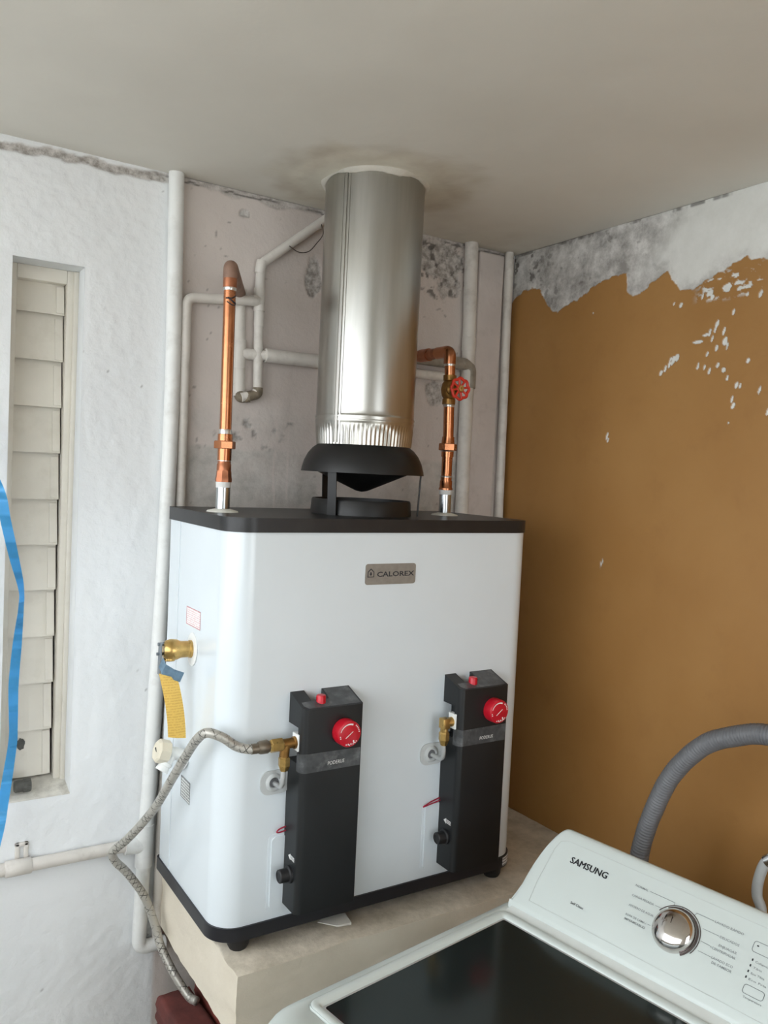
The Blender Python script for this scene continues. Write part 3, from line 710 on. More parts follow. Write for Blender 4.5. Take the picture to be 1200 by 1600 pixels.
for da, th, wd in ((0, .0024, .016), (.075, .0014, .008), (-.07, .0010, .008)):
    pts = []
    for z in (1.760, ZC):
        for s in (-1, 1):
            for r in (FR-.001, FR+th):
                a = sa_+da+s*wd*1.6; pts.append(bm.verts.new((FX+r*math.cos(a), FY+r*math.sin(a), z)))
    for f in ((0, 1, 3, 2), (4, 6, 7, 5), (0, 4, 5, 1), (2, 3, 7, 6), (1, 5, 7, 3)): bm.faces.new([pts[i] for i in f])
    if da == 0: pass
obj('lock_seam', bm, MT['galv'], flue)

# ---------------------------------------------------------------- copper risers
def riser_base(t, x, y, kind):
    z0 = 1.607
    bm = B(); lathe(bm, (x, y, z0), (0, 0, 1), [(0, .032), (.0025, .030), (.006, .016), (.0065, .0135)], 40); obj('washer_disc', bm, MT['gasket'], t, smooth=50)
    bm = B(); cyl(bm, (x, y, z0+.004), (x, y, 1.662), .0142, 32); obj('nipple', bm, MT['steel'], t, smooth=40)
    bm = B(); lathe(bm, (x, y, 1.656), (0, 0, 1), [(0, .0146), (.010, .0152), (.014, .0146)], 32); obj('thread_tape', bm, MT['ptfe'], t, smooth=40)
lc = thing('copper_riser', 'long bare copper pipe with union nut on the left of the flue', 'copper pipe', (.616, FY, 1.607))
X, Y = .6165, FY; riser_base(lc, X, Y, 0)
bm = B(); lathe(bm, (X, Y, 1.667), (0, 0, 1), [(0, .0168), (.006, .0170), (.010, .0160), (.022, .0150), (.022, .0142), (.034, .0142)], 8, rot=.2); lathe(bm, (X, Y, 1.69), (0, 0, 1), [(0, .0145), (.012, .0143), (.014, .0132), (.02, .0132)], 28)
obj('adapter', bm, MT['copperfit'], lc, smooth=35)
bm = B(); lathe(bm, (X, Y, 1.706), (0, 0, 1), [(0, .0125), (.004, .0136), (.007, .0124)], 28); obj('solder_joint', bm, MT['solder'], lc, smooth=60)
bm = B(); lathe(bm, (X, Y, 1.710), (0, 0, 1), [(0, .0140), (.024, .0140), (.026, .0175), (.0262, .0175)], 32); lathe(bm, (X, Y, 1.7485), (0, 0, 1), [(0, .0150), (.014, .0146), (.0145, .013)], 32)
obj('union_body', bm, MT['copper'], lc, smooth=35)
bm = B(); lathe(bm, (X, Y, 1.7335), (0, 0, 1), [(0, .0205), (.001, .0217), (.014, .0217), (.0155, .0200)], 6, rot=.35); obj('union_nut', bm, MT['copper'], lc)
bm = B(); lathe(bm, (X, Y, 1.7620), (0, 0, 1), [(0, .0132), (.006, .0130), (.010, .0123)], 28); obj('solder_joint', bm, MT['solder'], lc, smooth=60)
bm = B(); cyl(bm, (X, Y, 1.765), (X-.002, Y, 2.062), .0120, 32); obj('tube', bm, MT['copper'], lc, smooth=40)
bm = B()
for q, zz in enumerate((2.026, 2.021, 2.034)):
    tube(bm, [(X-.002+.01215*math.cos(a), Y+.01215*math.sin(a), zz+.004*math.sin(a*2+q)) for a in [math.radians(d) for d in range(215+q*10, 330, 9)]], .0012 if q else .0016, 6)
obj('pen_mark', bm, MT['dark_ink'], lc, label='dark scribbled mark')
bm = B(); lathe(bm, (X-.002, Y, 2.046), (0, 0, 1), [(0, .0124), (.003, .0134), (.007, .0130)], 28); obj('solder_joint', bm, MT['solder'], lc, smooth=60)
bm = B(); lathe(bm, (X-.002, Y, 2.052), (0, 0, 1), [(0, .0138), (.024, .0138)], 32); obj('elbow_cup', bm, MT['copperfit'], lc, smooth=40)
bm = B(); tube(bm, bend([(X-.002, Y, 2.070), (X-.002, Y, 2.094), (X+.02, Y+.045, 2.094), (.7285, -.004, 2.094)], .02, 8), .0142, 24); obj('elbow', bm, MT['copperdull'], lc, smooth=60)
rcp = thing('copper_riser', 'short copper pipe with brass gate valve on the right of the flue', 'copper pipe', (1.172, FY, 1.607))
X, Y = 1.171, FY; riser_base(rcp, X, Y, 1)
bm = B(); lathe(bm, (X, Y, 1.667), (0, 0, 1), [(0, .0165), (.004, .0165), (.006, .0150), (.022, .0145), (.022, .0132), (.030, .0132)], 32); obj('adapter', bm, MT['copper'], rcp, smooth=35)
bm = B(); lathe(bm, (X, Y, 1.694), (0, 0, 1), [(0, .0126), (.004, .0136), (.006, .0126)], 28); obj('solder_joint', bm, MT['solder'], rcp, smooth=60)
bm = B(); cyl(bm, (X, Y, 1.69), (X, Y, 1.752), .0125, 32); obj('tube', bm, MT['copper'], rcp, smooth=40)
bm = B(); lathe(bm, (X, Y, 1.745), (0, 0, 1), [(0, .0145), (.014, .0145), (.015, .018), (.016, .018)], 32); lathe(bm, (X, Y, 1.776), (0, 0, 1), [(0, .0158), (.012, .0145), (.016, .0145)], 32); obj('union_body', bm, MT['copper'], rcp, smooth=35)
bm = B(); lathe(bm, (X, Y, 1.760), (0, 0, 1), [(0, .0205), (.001, .0217), (.015, .0217), (.0165, .0200)], 6, rot=.1); obj('union_nut', bm, MT['copper'], rcp)
bm = B(); lathe(bm, (X, Y, 1.756), (0, 0, 1), [(0, .014), (.003, .0153), (.0045, .014)], 28); obj('solder_joint', bm, MT['solder'], rcp, smooth=60)
bm = B(); cyl(bm, (X, Y, 1.79), (X-.003, Y, 1.88), .0125, 32); obj('tube', bm, MT['copper'], rcp, smooth=40)
bm = B(); lathe(bm, (X-.003, Y, 1.862), (0, 0, 1), [(0, .0128), (.004, .0138), (.007, .0128)], 28); obj('solder_joint', bm, MT['solder'], rcp, smooth=60)
xv, zv = X-.004, 1.902
bm = B(); lathe(bm, (xv, Y, zv-.034), (0, 0, 1), [(0, .0155), (.012, .0155), (.014, .0135), (.020, .0175), (.034, .020), (.048, .0175), (.054, .0135), (.056, .0155), (.068, .0155)], 28)
axv = Vector((-.06, -1, 0)).normalized()
lathe(bm, (xv, Y, zv), axv, [(0, .017), (.016, .016), (.020, .0125), (.030, .0120), (.032, .008), (.044, .006)], 24)
gv = obj('gate_valve', bm, MT['brassdk'], rcp, smooth=35, label='brass gate valve')
bm = B(); wc = Vector((xv, Y, zv))+axv*.045; u, v = frame(axv); NW = 16
rim = [wc+(u*math.cos(t)+v*math.sin(t))*(.0232+.0014*math.cos(8*t)) for t in [2*math.pi*i/64 for i in range(65)]]
tube(bm, rim, .0036, 10, cap=False)
for k in range(8):
    t = 2*math.pi*k/8+.2; d = u*math.cos(t)+v*math.sin(t); cyl(bm, wc+d*.008, wc+d*.0225+axv*.001, .0026, 8)
lathe(bm, wc-axv*.003, axv, [(0, .009), (.006, .0095), (.007, .006)], 20)
obj('handwheel', bm, MT['redwheel'], gv, smooth=50, label='red handwheel')
bm = B(); lathe(bm, wc+axv*.0035, axv, [(0, .0085), (.003, .0075), (.0035, .003), (.006, .003)], 6); obj('wheel_nut', bm, MT['brass'], gv)
bm = B(); cyl(bm, (xv, Y, zv+.03), (xv-.003, Y, 1.972), .0125, 32); obj('tube', bm, MT['copper'], rcp, smooth=40)
bm = B(); lathe(bm, (xv-.002, Y, 1.957), (0, 0, 1), [(0, .0126), (.004, .0139), (.007, .0128)], 28); obj('solder_joint', bm, MT['solder'], rcp, smooth=60)
bm = B(); xe = xv-.003; tube(bm, bend([(xe, Y, 1.962), (xe, Y, 1.992), (xe, Y+.05, 1.992)], .022, 8), .0142, 24); obj('elbow', bm, MT['copper'], rcp, smooth=60)
bm = B(); cyl(bm, (xe, Y+.04, 1.992), (xe, Y+.10, 1.992), .0126, 24); cyl(bm, (xe, Y+.085, 1.992), (xe, Y+.12, 1.992), .0155, 24); cyl(bm, (xe, Y+.11, 1.992), (xe, -.001, 1.992), .0126, 24)
obj('tail_tube', bm, MT['copperfit'], rcp, smooth=40)

# ---------------------------------------------------------------- painted wall pipes
def sleeve(t, p, d, r, L, m, name='coupling'):
    p = Vector(p); d = Vector(d).normalized(); bm = B()
    lathe(bm, p-d*L/2, d, [(0, r*.96), (.001, r), (L-.001, r), (L, r*.96)], 24); return obj(name, bm, m, t, smooth=40)
# thick pipe left of the heater, ceiling to the tee and elbow
dp = thing('drain_pipe', 'thick white painted pipe running down the wall left of the heater', 'pipe', (.548, -.02, .62))
PW, PP = MT['pvcwhite'], MT['pvc']
ax = [(.569, -.016, ZC), (.5755, -.017, 1.87), (.570, -.018, 1.45), (.556, -.018, 1.02), (.549, -.018, .86)]
bm = B(); tube(bm, resample(catmull(ax, 8), .03), .0165, 20); obj('vertical_tube', bm, PW, dp, smooth=60)
bm = B(); tube(bm, [(.549, -.018, .895), (.5475, -.018, .80)], .0195, 20); cyl(bm, (.548, -.018, .848), (.505, -.018, .853), .0185, 20); obj('tee', bm, PW, dp, smooth=60)
bm = B(); tube(bm, bend([(.5475, -.018, .81), (.5425, -.018, .612), (.602, -.018, .612)], .022, 8), .0155, 18); obj('lower_tube', bm, PW, dp, smooth=60)
bm = B(); tube(bm, resample([Vector((-1.2, -.016, .870)), Vector((.2, -.016, .853)), Vector((.515, -.018, .853))], .05), .0132, 18); obj('branch_tube', bm, PP, dp, smooth=60)
bm = B(); lathe(bm, (.262, -.016, .8525), (1, 0, 0), [(0, .014), (.002, .0165), (.05, .0165), (.052, .014)], 20); obj('coupling', bm, PP, dp, smooth=60)
bm = B(); box(bm, .283, .292, -.006, .003, .862, .898, .002); box(bm, .283, .309, -.006, .003, .890, .898, .002); box(bm, .300, .309, -.006, .003, .862, .898, .002)
obj('clip', bm, PP, dp, smooth=40)
# thin pipe with loop
tp = thing('water_pipe', 'thin white painted pipe looping beside the left copper pipe', 'pipe', (.69, -.012, .62))
bm = B(); tube(bm, bend([(.5845, -.014, .622), (.586, -.014, .87), (.6035, -.013, 1.60), (.6000, -.020, 2.064), (.762, -.022, 2.080)], .02, 8), .0112, 16); obj('supply_tube', bm, PP, tp, smooth=60)
bm = B(); cyl(bm, (.773, -.014, 2.112), (.774, -.014, 2.060), .0128, 18); cyl(bm, (.773, -.016, 2.081), (.752, -.021, 2.080), .0125, 18); obj('tee', bm, PP, tp, smooth=50)
bm = B(); tube(bm, bend([(.773, -.014, 2.07), (.7775, -.016, 1.869), (.737, -.016, 1.858)], .016, 8), .0107, 16); obj('drop_tube', bm, PP, tp, smooth=60)
bm = B(); tube(bm, bend([(.7775, -.0165, 1.884), (.7775, -.0165, 1.8685), (.752, -.0165, 1.8615)], .012, 6), .0116, 16); obj('elbow', bm, MT['pvcbrown'], tp, smooth=60, label='brown elbow with flaked paint')
bm = B(); tube(bm, bend([(.773, -.014, 2.10), (.7745, -.014, 2.168), (.925, -.014, 2.292), (.955, -.014, 2.317)], .014, 6), .0112, 16); obj('diagonal_tube', bm, PP, tp, smooth=60)
sleeve(tp, (.774, -.014, 2.160), (.15, 0, 1), .0126, .03, PP); sleeve(tp, (.7745, -.0145, 2.040), (0, 0, 1), .0118, .03, PP)
bm = B(); tube(bm, catmull([(.838, -.026, 2.218), (.862, -.027, 2.208), (.888, -.027, 2.214), (.908, -.026, 2.236), (.925, -.026, 2.262), (.92, -.024, 2.285)], 6), .0011, 6); obj('tie_wire', bm, MT['wire'], tp, smooth=180, label='thin dark tie wire')
# pipe behind the left copper riser with the horizontal run behind the flue
mp = thing('cold_pipe', 'white painted pipe behind the left copper pipe with a run behind the flue', 'pipe', (.73, -.018, 1.85))
bm = B(); tube(bm, [(.7285, -.002, 2.10), (.732, -.002, 2.00), (.737, -.002, 1.862)], .0140, 18); obj('vertical_tube', bm, PP, mp, smooth=60)
for za, zb, xa in ((2.105, 2.066, .7295), (1.99, 1.925, .734)):
    bm = B(); cyl(bm, (xa, -.002, za), (xa, -.002, zb), .0158, 18); obj('coupling', bm, PP, mp, smooth=40)
bm = B(); tube(bm, bend([(.737, -.003, 1.874), (.7365, -.008, 1.857), (.758, -.0175, 1.8605)], .010, 6), .0120, 16); obj('elbow', bm, MT['pvcbrown'], mp, smooth=60, label='brown elbow with flaked paint')
bm = B(); tube(bm, [(.740, -.006, 1.9595), (.80, -.016, 1.960)], .0130, 18); tube(bm, [(.792, -.018, 1.960), (.93, -.018, 1.9615)], .0162, 18); tube(bm, [(.92, -.018, 1.9615), (1.306, -.018, 1.963)], .0122, 18); obj('run_tube', bm, PP, mp, smooth=50)
# right: thick pipe with branch, thin corner pipe
rp = thing('drain_pipe', 'thick painted pipe standing on the wall right of the red handwheel', 'pipe', (1.386, -.02, .79))
bm = B(); tube(bm, [(1.378, -.018, ZC), (1.386, -.018, 2.05), (1.390, -.018, 1.60), (1.391, -.018, .787)], .0180, 20); obj('vertical_tube', bm, PP, rp, smooth=60)
sleeve(rp, (1.3855, -.018, 2.058), (0, 0, 1), .0192, .035, PP)
bm = B(); tube(bm, bend([(1.10, -.02, 2.003), (1.392, -.022, 2.003), (1.392, -.022, 1.94)], .025, 8), .0165, 18); obj('branch_tube', bm, MT['pvcgrey'], rp, smooth=60, label='grey bare branch pipe')
cp = thing('corner_pipe', 'thin painted pipe in the corner beside the ochre wall', 'pipe', (1.52, -.012, .79))
bm = B(); tube(bm, [(1.514, -.013, ZC), (1.521, -.013, 1.96), (1.5265, -.013, 1.59), (1.529, -.013, .787)], .0125, 18); obj('vertical_tube', bm, PP, cp, smooth=60)
# ---------------------------------------------------------------- left side fittings of the heater
rv = thing('relief_valve', 'brass relief valve sticking out of the left side of the heater', 'valve', (.53, -.225, 1.30))
c = Vector((.566, -.228, 1.331)); D = Vector((-1, .05, .02)).normalized()
bm = B(); lathe(bm, c+D*-.001, D, [(0, .034), (.0015, .034), (.0025, .030), (.0025, .022)], 32); obj('escutcheon', bm, MT['whiteplastic'], rv, smooth=40)
bm = B(); lathe(bm, c, D, [(0, .0175), (.006, .0175), (.007, .0160), (.013, .0165), (.018, .0165), (.024, .0170), (.030, .0200), (.042, .0212), (.052, .0190), (.0575, .013)], 28); obj('valve_body', bm, MT['brass'], rv, smooth=35)
bm = B(); lathe(bm, c+D*.0445+Vector((0, 0, -.006)), (0, -.1, -1), [(0, .012), (.014, .012), (.016, .010)], 20); obj('outlet', bm, MT['brass'], rv, smooth=35)
bm = B(); e = c+D*.060
slab_on(bm, [(-.010, .014), (.008, .016), (.006, -.018), (.002, -.048), (-.012, -.048)], e+Vector((-.003, -.004, 0)), (0, -1, 0), (0, 0, 1), .0018)
cyl(bm, e+Vector((.004, 0, .012)), e+Vector((-.008, 0, .012)), .0035, 10); cyl(bm, e+Vector((.002, .004, -.008)), e+Vector((-.009, .004, -.008)), .003, 10)
obj('test_lever', bm, mat('grey_lever', (134, 142, 148), .4, .5), rv)
bm = B()
pts = [(.5035, -.243, 1.322), (.5080, -.249, 1.309), (.523, -.253, 1.299), (.543, -.255, 1.291)]
a = [bm.verts.new(p) for p in pts]; b = [bm.verts.new(Vector(p)+Vector((-.008, 0, -.018))) for p in pts]
for i in range(3): bm.faces.new((a[i], a[i+1], b[i+1], b[i]))
bmesh.ops.solidify(bm, geom=bm.faces[:], thickness=.0008); obj('label_strip', bm, MT['bluelabel'], rv, label='blue grey metal label strip')
bm = B(); rows = 10; g = []
for i in range(rows+1):
    t = i/rows; z = 1.293-.127*t; x = .4935+.021*t+.003*math.sin(t*3); y = -.251-.006*math.sin(t*2.4)
    g.append([bm.verts.new((x+.036*s-.000, y-.003*math.sin(s*3.1), z-.006*s-(.006*s if i == 0 else 0))) for s in (0, .5, 1)])
for i in range(rows):
    for s in range(2): bm.faces.new((g[i][s], g[i+1][s], g[i+1][s+1], g[i][s+1]))
bmesh.ops.solidify(bm, geom=bm.faces[:], thickness=.0006)
obj('warning_tag', bm, MT['tag'], None, 'long yellow printed tag hanging from the brass relief valve', 'tag', smooth=40)
dv = thing('drain_valve', 'cream capped plastic drain tap low on the left side of the heater', 'drain tap', (.53, -.19, 1.06))
c = Vector((.566, -.205, 1.108)); D = Vector((-1, .02, .30)).normalized()
bm = B(); lathe(bm, c+D*-.001, D, [(0, .030), (.0015, .030), (.003, .026)], 28); obj('escutcheon', bm, MT['whiteplastic'], dv, smooth=40)
bm = B(); lathe(bm, c, D, [(0, .0125), (.034, .0125), (.036, .015), (.042, .015)], 24)
sp = c+D*.026; SD = Vector((-.55, -.1, -.8)).normalized(); lathe(bm, sp, SD, [(0, .0115), (.020, .0115), (.021, .0135), (.027, .0135), (.028, .0115), (.036, .0135), (.0395, .0135), (.0395, .010), (.03, .009)], 24); obj('tap_body', bm, MT['whiteplastic'], dv, smooth=35)
bm = B(); lathe(bm, c+D*.034, D, [(0, .0205), (.002, .0235), (.022, .0235), (.026, .020)], 8, rot=.3); obj('cap', bm, MT['creamplastic'], dv, label='cream octagonal cap')
bm = B(); box(bm, -.0012, .0012, -.007, .007, -.0015, .0015); bmesh.ops.rotate(bm, verts=bm.verts, matrix=Matrix.Rotation(.5, 3, 'X')); bmesh.ops.translate(bm, verts=bm.verts, vec=c+D*.0595); obj('screw_slot', bm, MT['plug'], dv)
# ---------------------------------------------------------------- gas fittings and hose
tf = thing('gas_tee_fitting', 'brass gas tee with hose connection at the left gas control', 'fitting', (.66, -.44, 1.105))
bm = B(); box(bm, .6955, .706, -.456, -.432, 1.174, 1.206, .001); obj('inlet_block', bm, MT['whiteplastic'], tf, smooth=40)
bm = B(); lathe(bm, (.704, -.444, 1.189), (-1, 0, 0), [(0, .0105), (.008, .0115), (.012, .0115), (.013, .0095), (.036, .0092)], 20); cyl(bm, (.676, -.444, 1.190), (.674, -.444, 1.165), .0092, 20); obj('tee_body', bm, MT['brassdk'], tf, smooth=35)
bm = B(); lathe(bm, (.669, -.444, 1.1885), (-1, 0, 0), [(0, .012), (.0012, .0128), (.022, .0128), (.024, .011), (.028, .0100)], 6, rot=.5); obj('hex_nut', bm, MT['brass'], tf)
bm = B(); lathe(bm, (.6745, -.444, 1.168), (0, 0, -1), [(0, .0088), (.004, .0092), (.006, .0112), (.020, .0112), (.030, .0072)], 6, rot=.2); obj('flare_nut', bm, MT['brass'], tf)
bm = B(); tube(bm, catmull([(.674, -.444, 1.142), (.6735, -.444, 1.125), (.674, -.441, 1.112), (.6745, -.432, 1.104), (.6725, -.418, 1.1035), (.670, -.409, 1.105)], 6), .0048, 14); obj('pilot_tube', bm, MT['alu'], tf, smooth=180)
ef = thing('gas_elbow_fitting', 'brass gas elbow with bent tube at the right gas control', 'fitting', (1.05, -.44, 1.105))
bm = B(); box(bm, 1.0605, 1.072, -.458, -.434, 1.170, 1.202, .001); obj('inlet_block', bm, MT['whiteplastic'], ef, smooth=40)
bm = B(); lathe(bm, (1.073, -.446, 1.184), (-1, 0, 0), [(0, .0110), (.006, .0115), (.008, .0105), (.026, .0092)], 20); obj('elbow_arm', bm, MT['brass'], ef, smooth=35)
bm = B(); box(bm, 1.0335, 1.0515, -.455, -.437, 1.172, 1.194, .002); cyl(bm, (1.0425, -.446, 1.175), (1.0425, -.446, 1.160), .0085, 20); obj('elbow_body', bm, MT['brass'], ef, smooth=35)
bm = B(); lathe(bm, (1.0425, -.446, 1.166), (0, 0, -1), [(0, .0085), (.004, .0112), (.018, .0112), (.030, .0068)], 6, rot=.3); obj('flare_nut', bm, MT['brass'], ef)
bm = B(); tube(bm, catmull([(1.0425, -.446, 1.140), (1.0435, -.446, 1.120), (1.044, -.442, 1.108), (1.044, -.430, 1.1035), (1.040, -.418, 1.105), (1.036, -.409, 1.107)], 6), .0048, 14); obj('pilot_tube', bm, MT['alu'], ef, smooth=180)
gh = thing('gas_hose', 'grey braided gas hose drooping from the brass tee across the left wall', 'hose', (.5, -.1, .55))
path = [(.632, -.4437, 1.1885), (.612, -.442, 1.187), (.585, -.432, 1.1925), (.5575, -.428, 1.212), (.5335, -.413, 1.219), (.5270, -.38, 1.197), (.5251, -.33, 1.1506), (.5189, -.28, 1.0941), (.5119, -.19, .9985), (.4851, -.11, .9119), (.470, -.082, .8834),
        (.4640, -.072, .8680), (.473, -.066, .8460), (.5019, -.062, .8106), (.5384, -.062, .7523), (.5595, -.07, .6935), (.5715, -.088, .6430), (.590, -.12, .598), (.612, -.155, .5600), (.622, -.18, .5585)]
bm = B(); st = []; P = resample(catmull(path, 10), .004); tube(bm, P, .0088, 16, store=st)
o = obj('braided_tube', bm, MT['braid'], gh, smooth=180, recalc=True)
s_ = np.array(st, dtype=np.float32)
for k, nm in enumerate(('len', 'ang')):
    at = o.data.attributes.new(nm, 'FLOAT', 'POINT'); at.data.foreach_set('value', s_[:, k])
bm = B(); lathe(bm, (.643, -.444, 1.189), (-1, .03, -.03), [(0, .010), (.004, .0125), (.018, .0122), (.022, .0105)], 10); lathe(bm, (.626, -.4437, 1.188), (-1, .08, -.02), [(0, .0092), (.018, .0096)], 18); obj('end_nut', bm, mat('dark_hose_nut', (128, 118, 104), .4, .7), gh, smooth=35)
# ---------------------------------------------------------------- small loose things
bm = B(); P = catmull([(.13, -.002, 1.845), (.16, -.03, 1.78), (.195, -.075, 1.70), (.224, -.10, 1.634), (.236, -.10, 1.575), (.252, -.10, 1.506), (.2665, -.10, 1.444), (.267, -.10, 1.405), (.2625, -.10, 1.344), (.2575, -.10, 1.26), (.2585, -.10, 1.20), (.259, -.10, 1.15), (.253, -.10, 1.094), (.245, -.10, 1.03), (.240, -.10, .985), (.232, -.098, .94)], 8)
rows = []
for i, p in enumerate(P):
    t = i/(len(P)-1); z = p.z
    ang = np.interp(z, [.94, 1.02, 1.10, 1.17, 1.26, 1.33, 1.40, 1.435, 1.50, 1.57, 1.64, 1.8], [5, 12, 45, 60, 40, 50, 80, 86, 50, 20, 0, -10]); wdt = .0095
    a = math.radians(float(ang)); d = Vector((math.cos(a), -math.sin(a), 0))
    # the strip lies roughly square to its own run; width direction turns as the ribbon twists
    yv = Vector((.84, -.53, 0)); xv_ = Vector((.53, .84, 0)); d = yv*math.cos(a)+xv_*math.sin(a)
    rows.append((bm.verts.new(p-d*wdt), bm.verts.new(p+d*wdt)))
for (a, b), (c_, d_) in zip(rows, rows[1:]): bm.faces.new((a, b, d_, c_))
bmesh.ops.solidify(bm, geom=bm.faces[:], thickness=.0006)
obj('plastic_ribbon', bm, MT['blue'], None, 'twisted bright blue plastic ribbon hanging in front of the louvre window', 'ribbon', smooth=60)
pg = thing('screw_plug', 'small dark ribbed plug lying on the window sill', 'plug', (.300, .03, .993))
bm = B(); lathe(bm, (.282, .026, 1.0075), (1, 0, 0), [(0, .010), (.002, .0125), (.020, .0125)], 20); obj('shank', bm, MT['plug'], pg, smooth=40)
bm = B(); sg = 48
pr = [(0, 0), (.014, 0), (.0155, 0)]; rings = []
for t, k in ((0, .0), (.0, 1), (.013, 1), (.015, .93), (.015, 0)):
    rings.append([bm.verts.new((.300+t, .026+math.cos(2*math.pi*i/sg)*max(1e-4, k)*(.0138-(.0007 if i % 2 else 0)), 1.0075+math.sin(2*math.pi*i/sg)*max(1e-4, k)*(.0138-(.0007 if i % 2 else 0)))) for i in range(sg)])
for a, b in zip(rings, rings[1:]):
    for i in range(sg): bm.faces.new((a[i], a[(i+1) % sg], b[(i+1) % sg], b[i]))
obj('ribbed_head', bm, MT['plug'], pg)
bm = B(); n = [(0.790, -.392), (.818, -.425), (.846, -.43), (.852, -.395), (.815, -.380)]
prism(bm, n, .7925, .7932, lambda x, y: .7936+.004*(x-.79)/.06)
obj('paper_scrap', bm, MT['paper'], None, 'small white paper scrap on the slab under the left gas control', 'paper')
# red clay bricks below the slab
def brick(x0, y0, z0, lx, ly, lz, rot, m, label):
    bm = B(); bmesh.ops.create_cube(bm, size=1); bmesh.ops.subdivide_edges(bm, edges=bm.edges, cuts=7, use_grid_fill=True)
    for v in bm.verts:
        p = v.co; x, y, z = (p.x+.5)*lx, (p.y+.5)*ly, (p.z+.5)*lz
        nz = float(fbm(np.array(x+x0*7+z*.9), np.array(y+y0*5+z*1.3), .025, 111, 3))-.5
        gr = .0025*math.sin((z/lz)*math.pi*4) if abs(p.x) > .49 or abs(p.y) > .49 else 0
        q = Vector((x-lx/2, y-ly/2, z)); o_ = Vector((p.x, p.y, p.z)).normalized()
        q += Vector((p.x, p.y, 0))*(nz*.016)+Vector((p.x, p.y, 0)).normalized()*gr*0 if (abs(p.x)+abs(p.y)) > 0 else Vector()
        if 0 < z < lz: q += Vector((p.x, p.y, 0))*gr
        if max(abs(p.x), abs(p.y)) > .48 and abs(p.z) > .48: q -= Vector((p.x, p.y, p.z*.6))*.006
        v.co = q
    bmesh.ops.rotate(bm, verts=bm.verts, matrix=Matrix.Rotation(rot, 3, 'Z')); bmesh.ops.translate(bm, verts=bm.verts, vec=(x0+lx/2, y0+ly/2, z0))
    return obj('red_brick', bm, m, None, label, 'brick', smooth=60)
brick(.562, -.345, .490, .075, .24, .060, .02, MT['brick'], 'dark red clay brick at the top of the pile under the braided hose end')
brick(.646, -.345, .490, .10, .245, .062, -.02, MT['brickr'], 'brighter red clay brick at the top of the pile tucked under the slab')
brick(.553, -.350, .428, .13, .245, .060, .05, MT['brick'], 'dark red clay brick second from the top of the pile')
brick(.538, -.352, .366, .15, .25, .060, -.03, MT['brick'], 'dark red clay brick at the bottom of the visible pile')
bm = B(); box(bm, .54, .74, -.36, -.09, 0, .3655, .005); obj('block_pier', bm, MT['slab'], None, 'plain concrete block pier under the red bricks', 'pier')

# ---------------------------------------------------------------- washing machine (local frame: x to the back, y to the left)
WO = (.9809, -.7281, 0.0); WA = math.radians(9)
wm = thing('washing_machine', 'white top loading washing machine with smoked glass lid and chrome dial', 'washing machine', WO, WA, local=True)
ZD = .92
bm = B(); box(bm, -.505, .165, -.648, .038, .012, .884, .018, 3); obj('cabinet', bm, MT['washer'], wm, smooth=40)
for x, y in ((-.46, 0), (.12, 0), (-.46, -.6), (.12, -.6)):
    bm = B(); cyl(bm, (x, y, 0), (x, y, .02), .022, 16); obj('foot', bm, MT['blackrub'], wm, smooth=40)
def ring_between(bm, A, ZA, Bp, ZB):
    n = len(A); a = [bm.verts.new((x, y, z)) for (x, y), z in zip(A, ZA)]; b = [bm.verts.new((x, y, z)) for (x, y), z in zip(Bp, ZB)]
    for i in range(n): bm.faces.new((a[i], a[(i+1) % n], b[(i+1) % n], b[i]))
def loops(bm, L):
    rows = [[bm.verts.new((x, y, z(x, y) if callable(z) else z)) for x, y in A] for A, z in L]; n = len(rows[0])
    for p, q in zip(rows, rows[1:]):
        for i in range(n): bm.faces.new((p[i], p[(i+1) % n], q[(i+1) % n], q[i]))
    return rows
RC = (.045, .045, .03, .03)
def RR(d, r=.0): return rrect(-.512+d, .172-d, -.655+d, .046-d, tuple(max(.004, x-d*.6+r) for x in (.075, .03, .03, .075)), 8)
GX0, GX1, GY0, GY1 = -.406, .0, -.608, .0
IN = lambda d, r: rrect(GX0-d, GX1+d, GY0-d, GY1+d, r, 8)
bm = B()
rows = loops(bm, [(RR(.006), ZD-.045), (RR(0), ZD-.035), (RR(.0), ZD-.018), (RR(.006), ZD-.008), (RR(.014), ZD-.003), (IN(.020, .02), ZD+.001), (IN(.018, .018), ZD-.001), (IN(.016, .016), ZD+.002)])
obj('top_deck', bm, MT['washer'], wm, smooth=60)
bm = B(); loops(bm, [(IN(.0155, .016), ZD-.006), (IN(.0155, .016), ZD+.003), (IN(.013, .014), ZD+.0045), (IN(.004, .006), ZD+.003), (IN(.0, .004), ZD-.001), (IN(.0, .004), ZD-.012), (IN(.0155, .016), ZD-.012)])
lid = obj('lid_frame', bm, MT['washer'], wm, smooth=50)
bm = B(); prism(bm, IN(-.0005, .004), ZD-.008, ZD-.002); obj('lid_glass', bm, MT['glass'], lid, label='smoked glass lid pane')
bm = B(); loops(bm, [(IN(.002, .004), ZD-.0022), (IN(-.0015, .004), ZD-.0012), (IN(-.0035, .004), ZD-.0018)]); obj('glass_edge', bm, MT['alu'], lid)
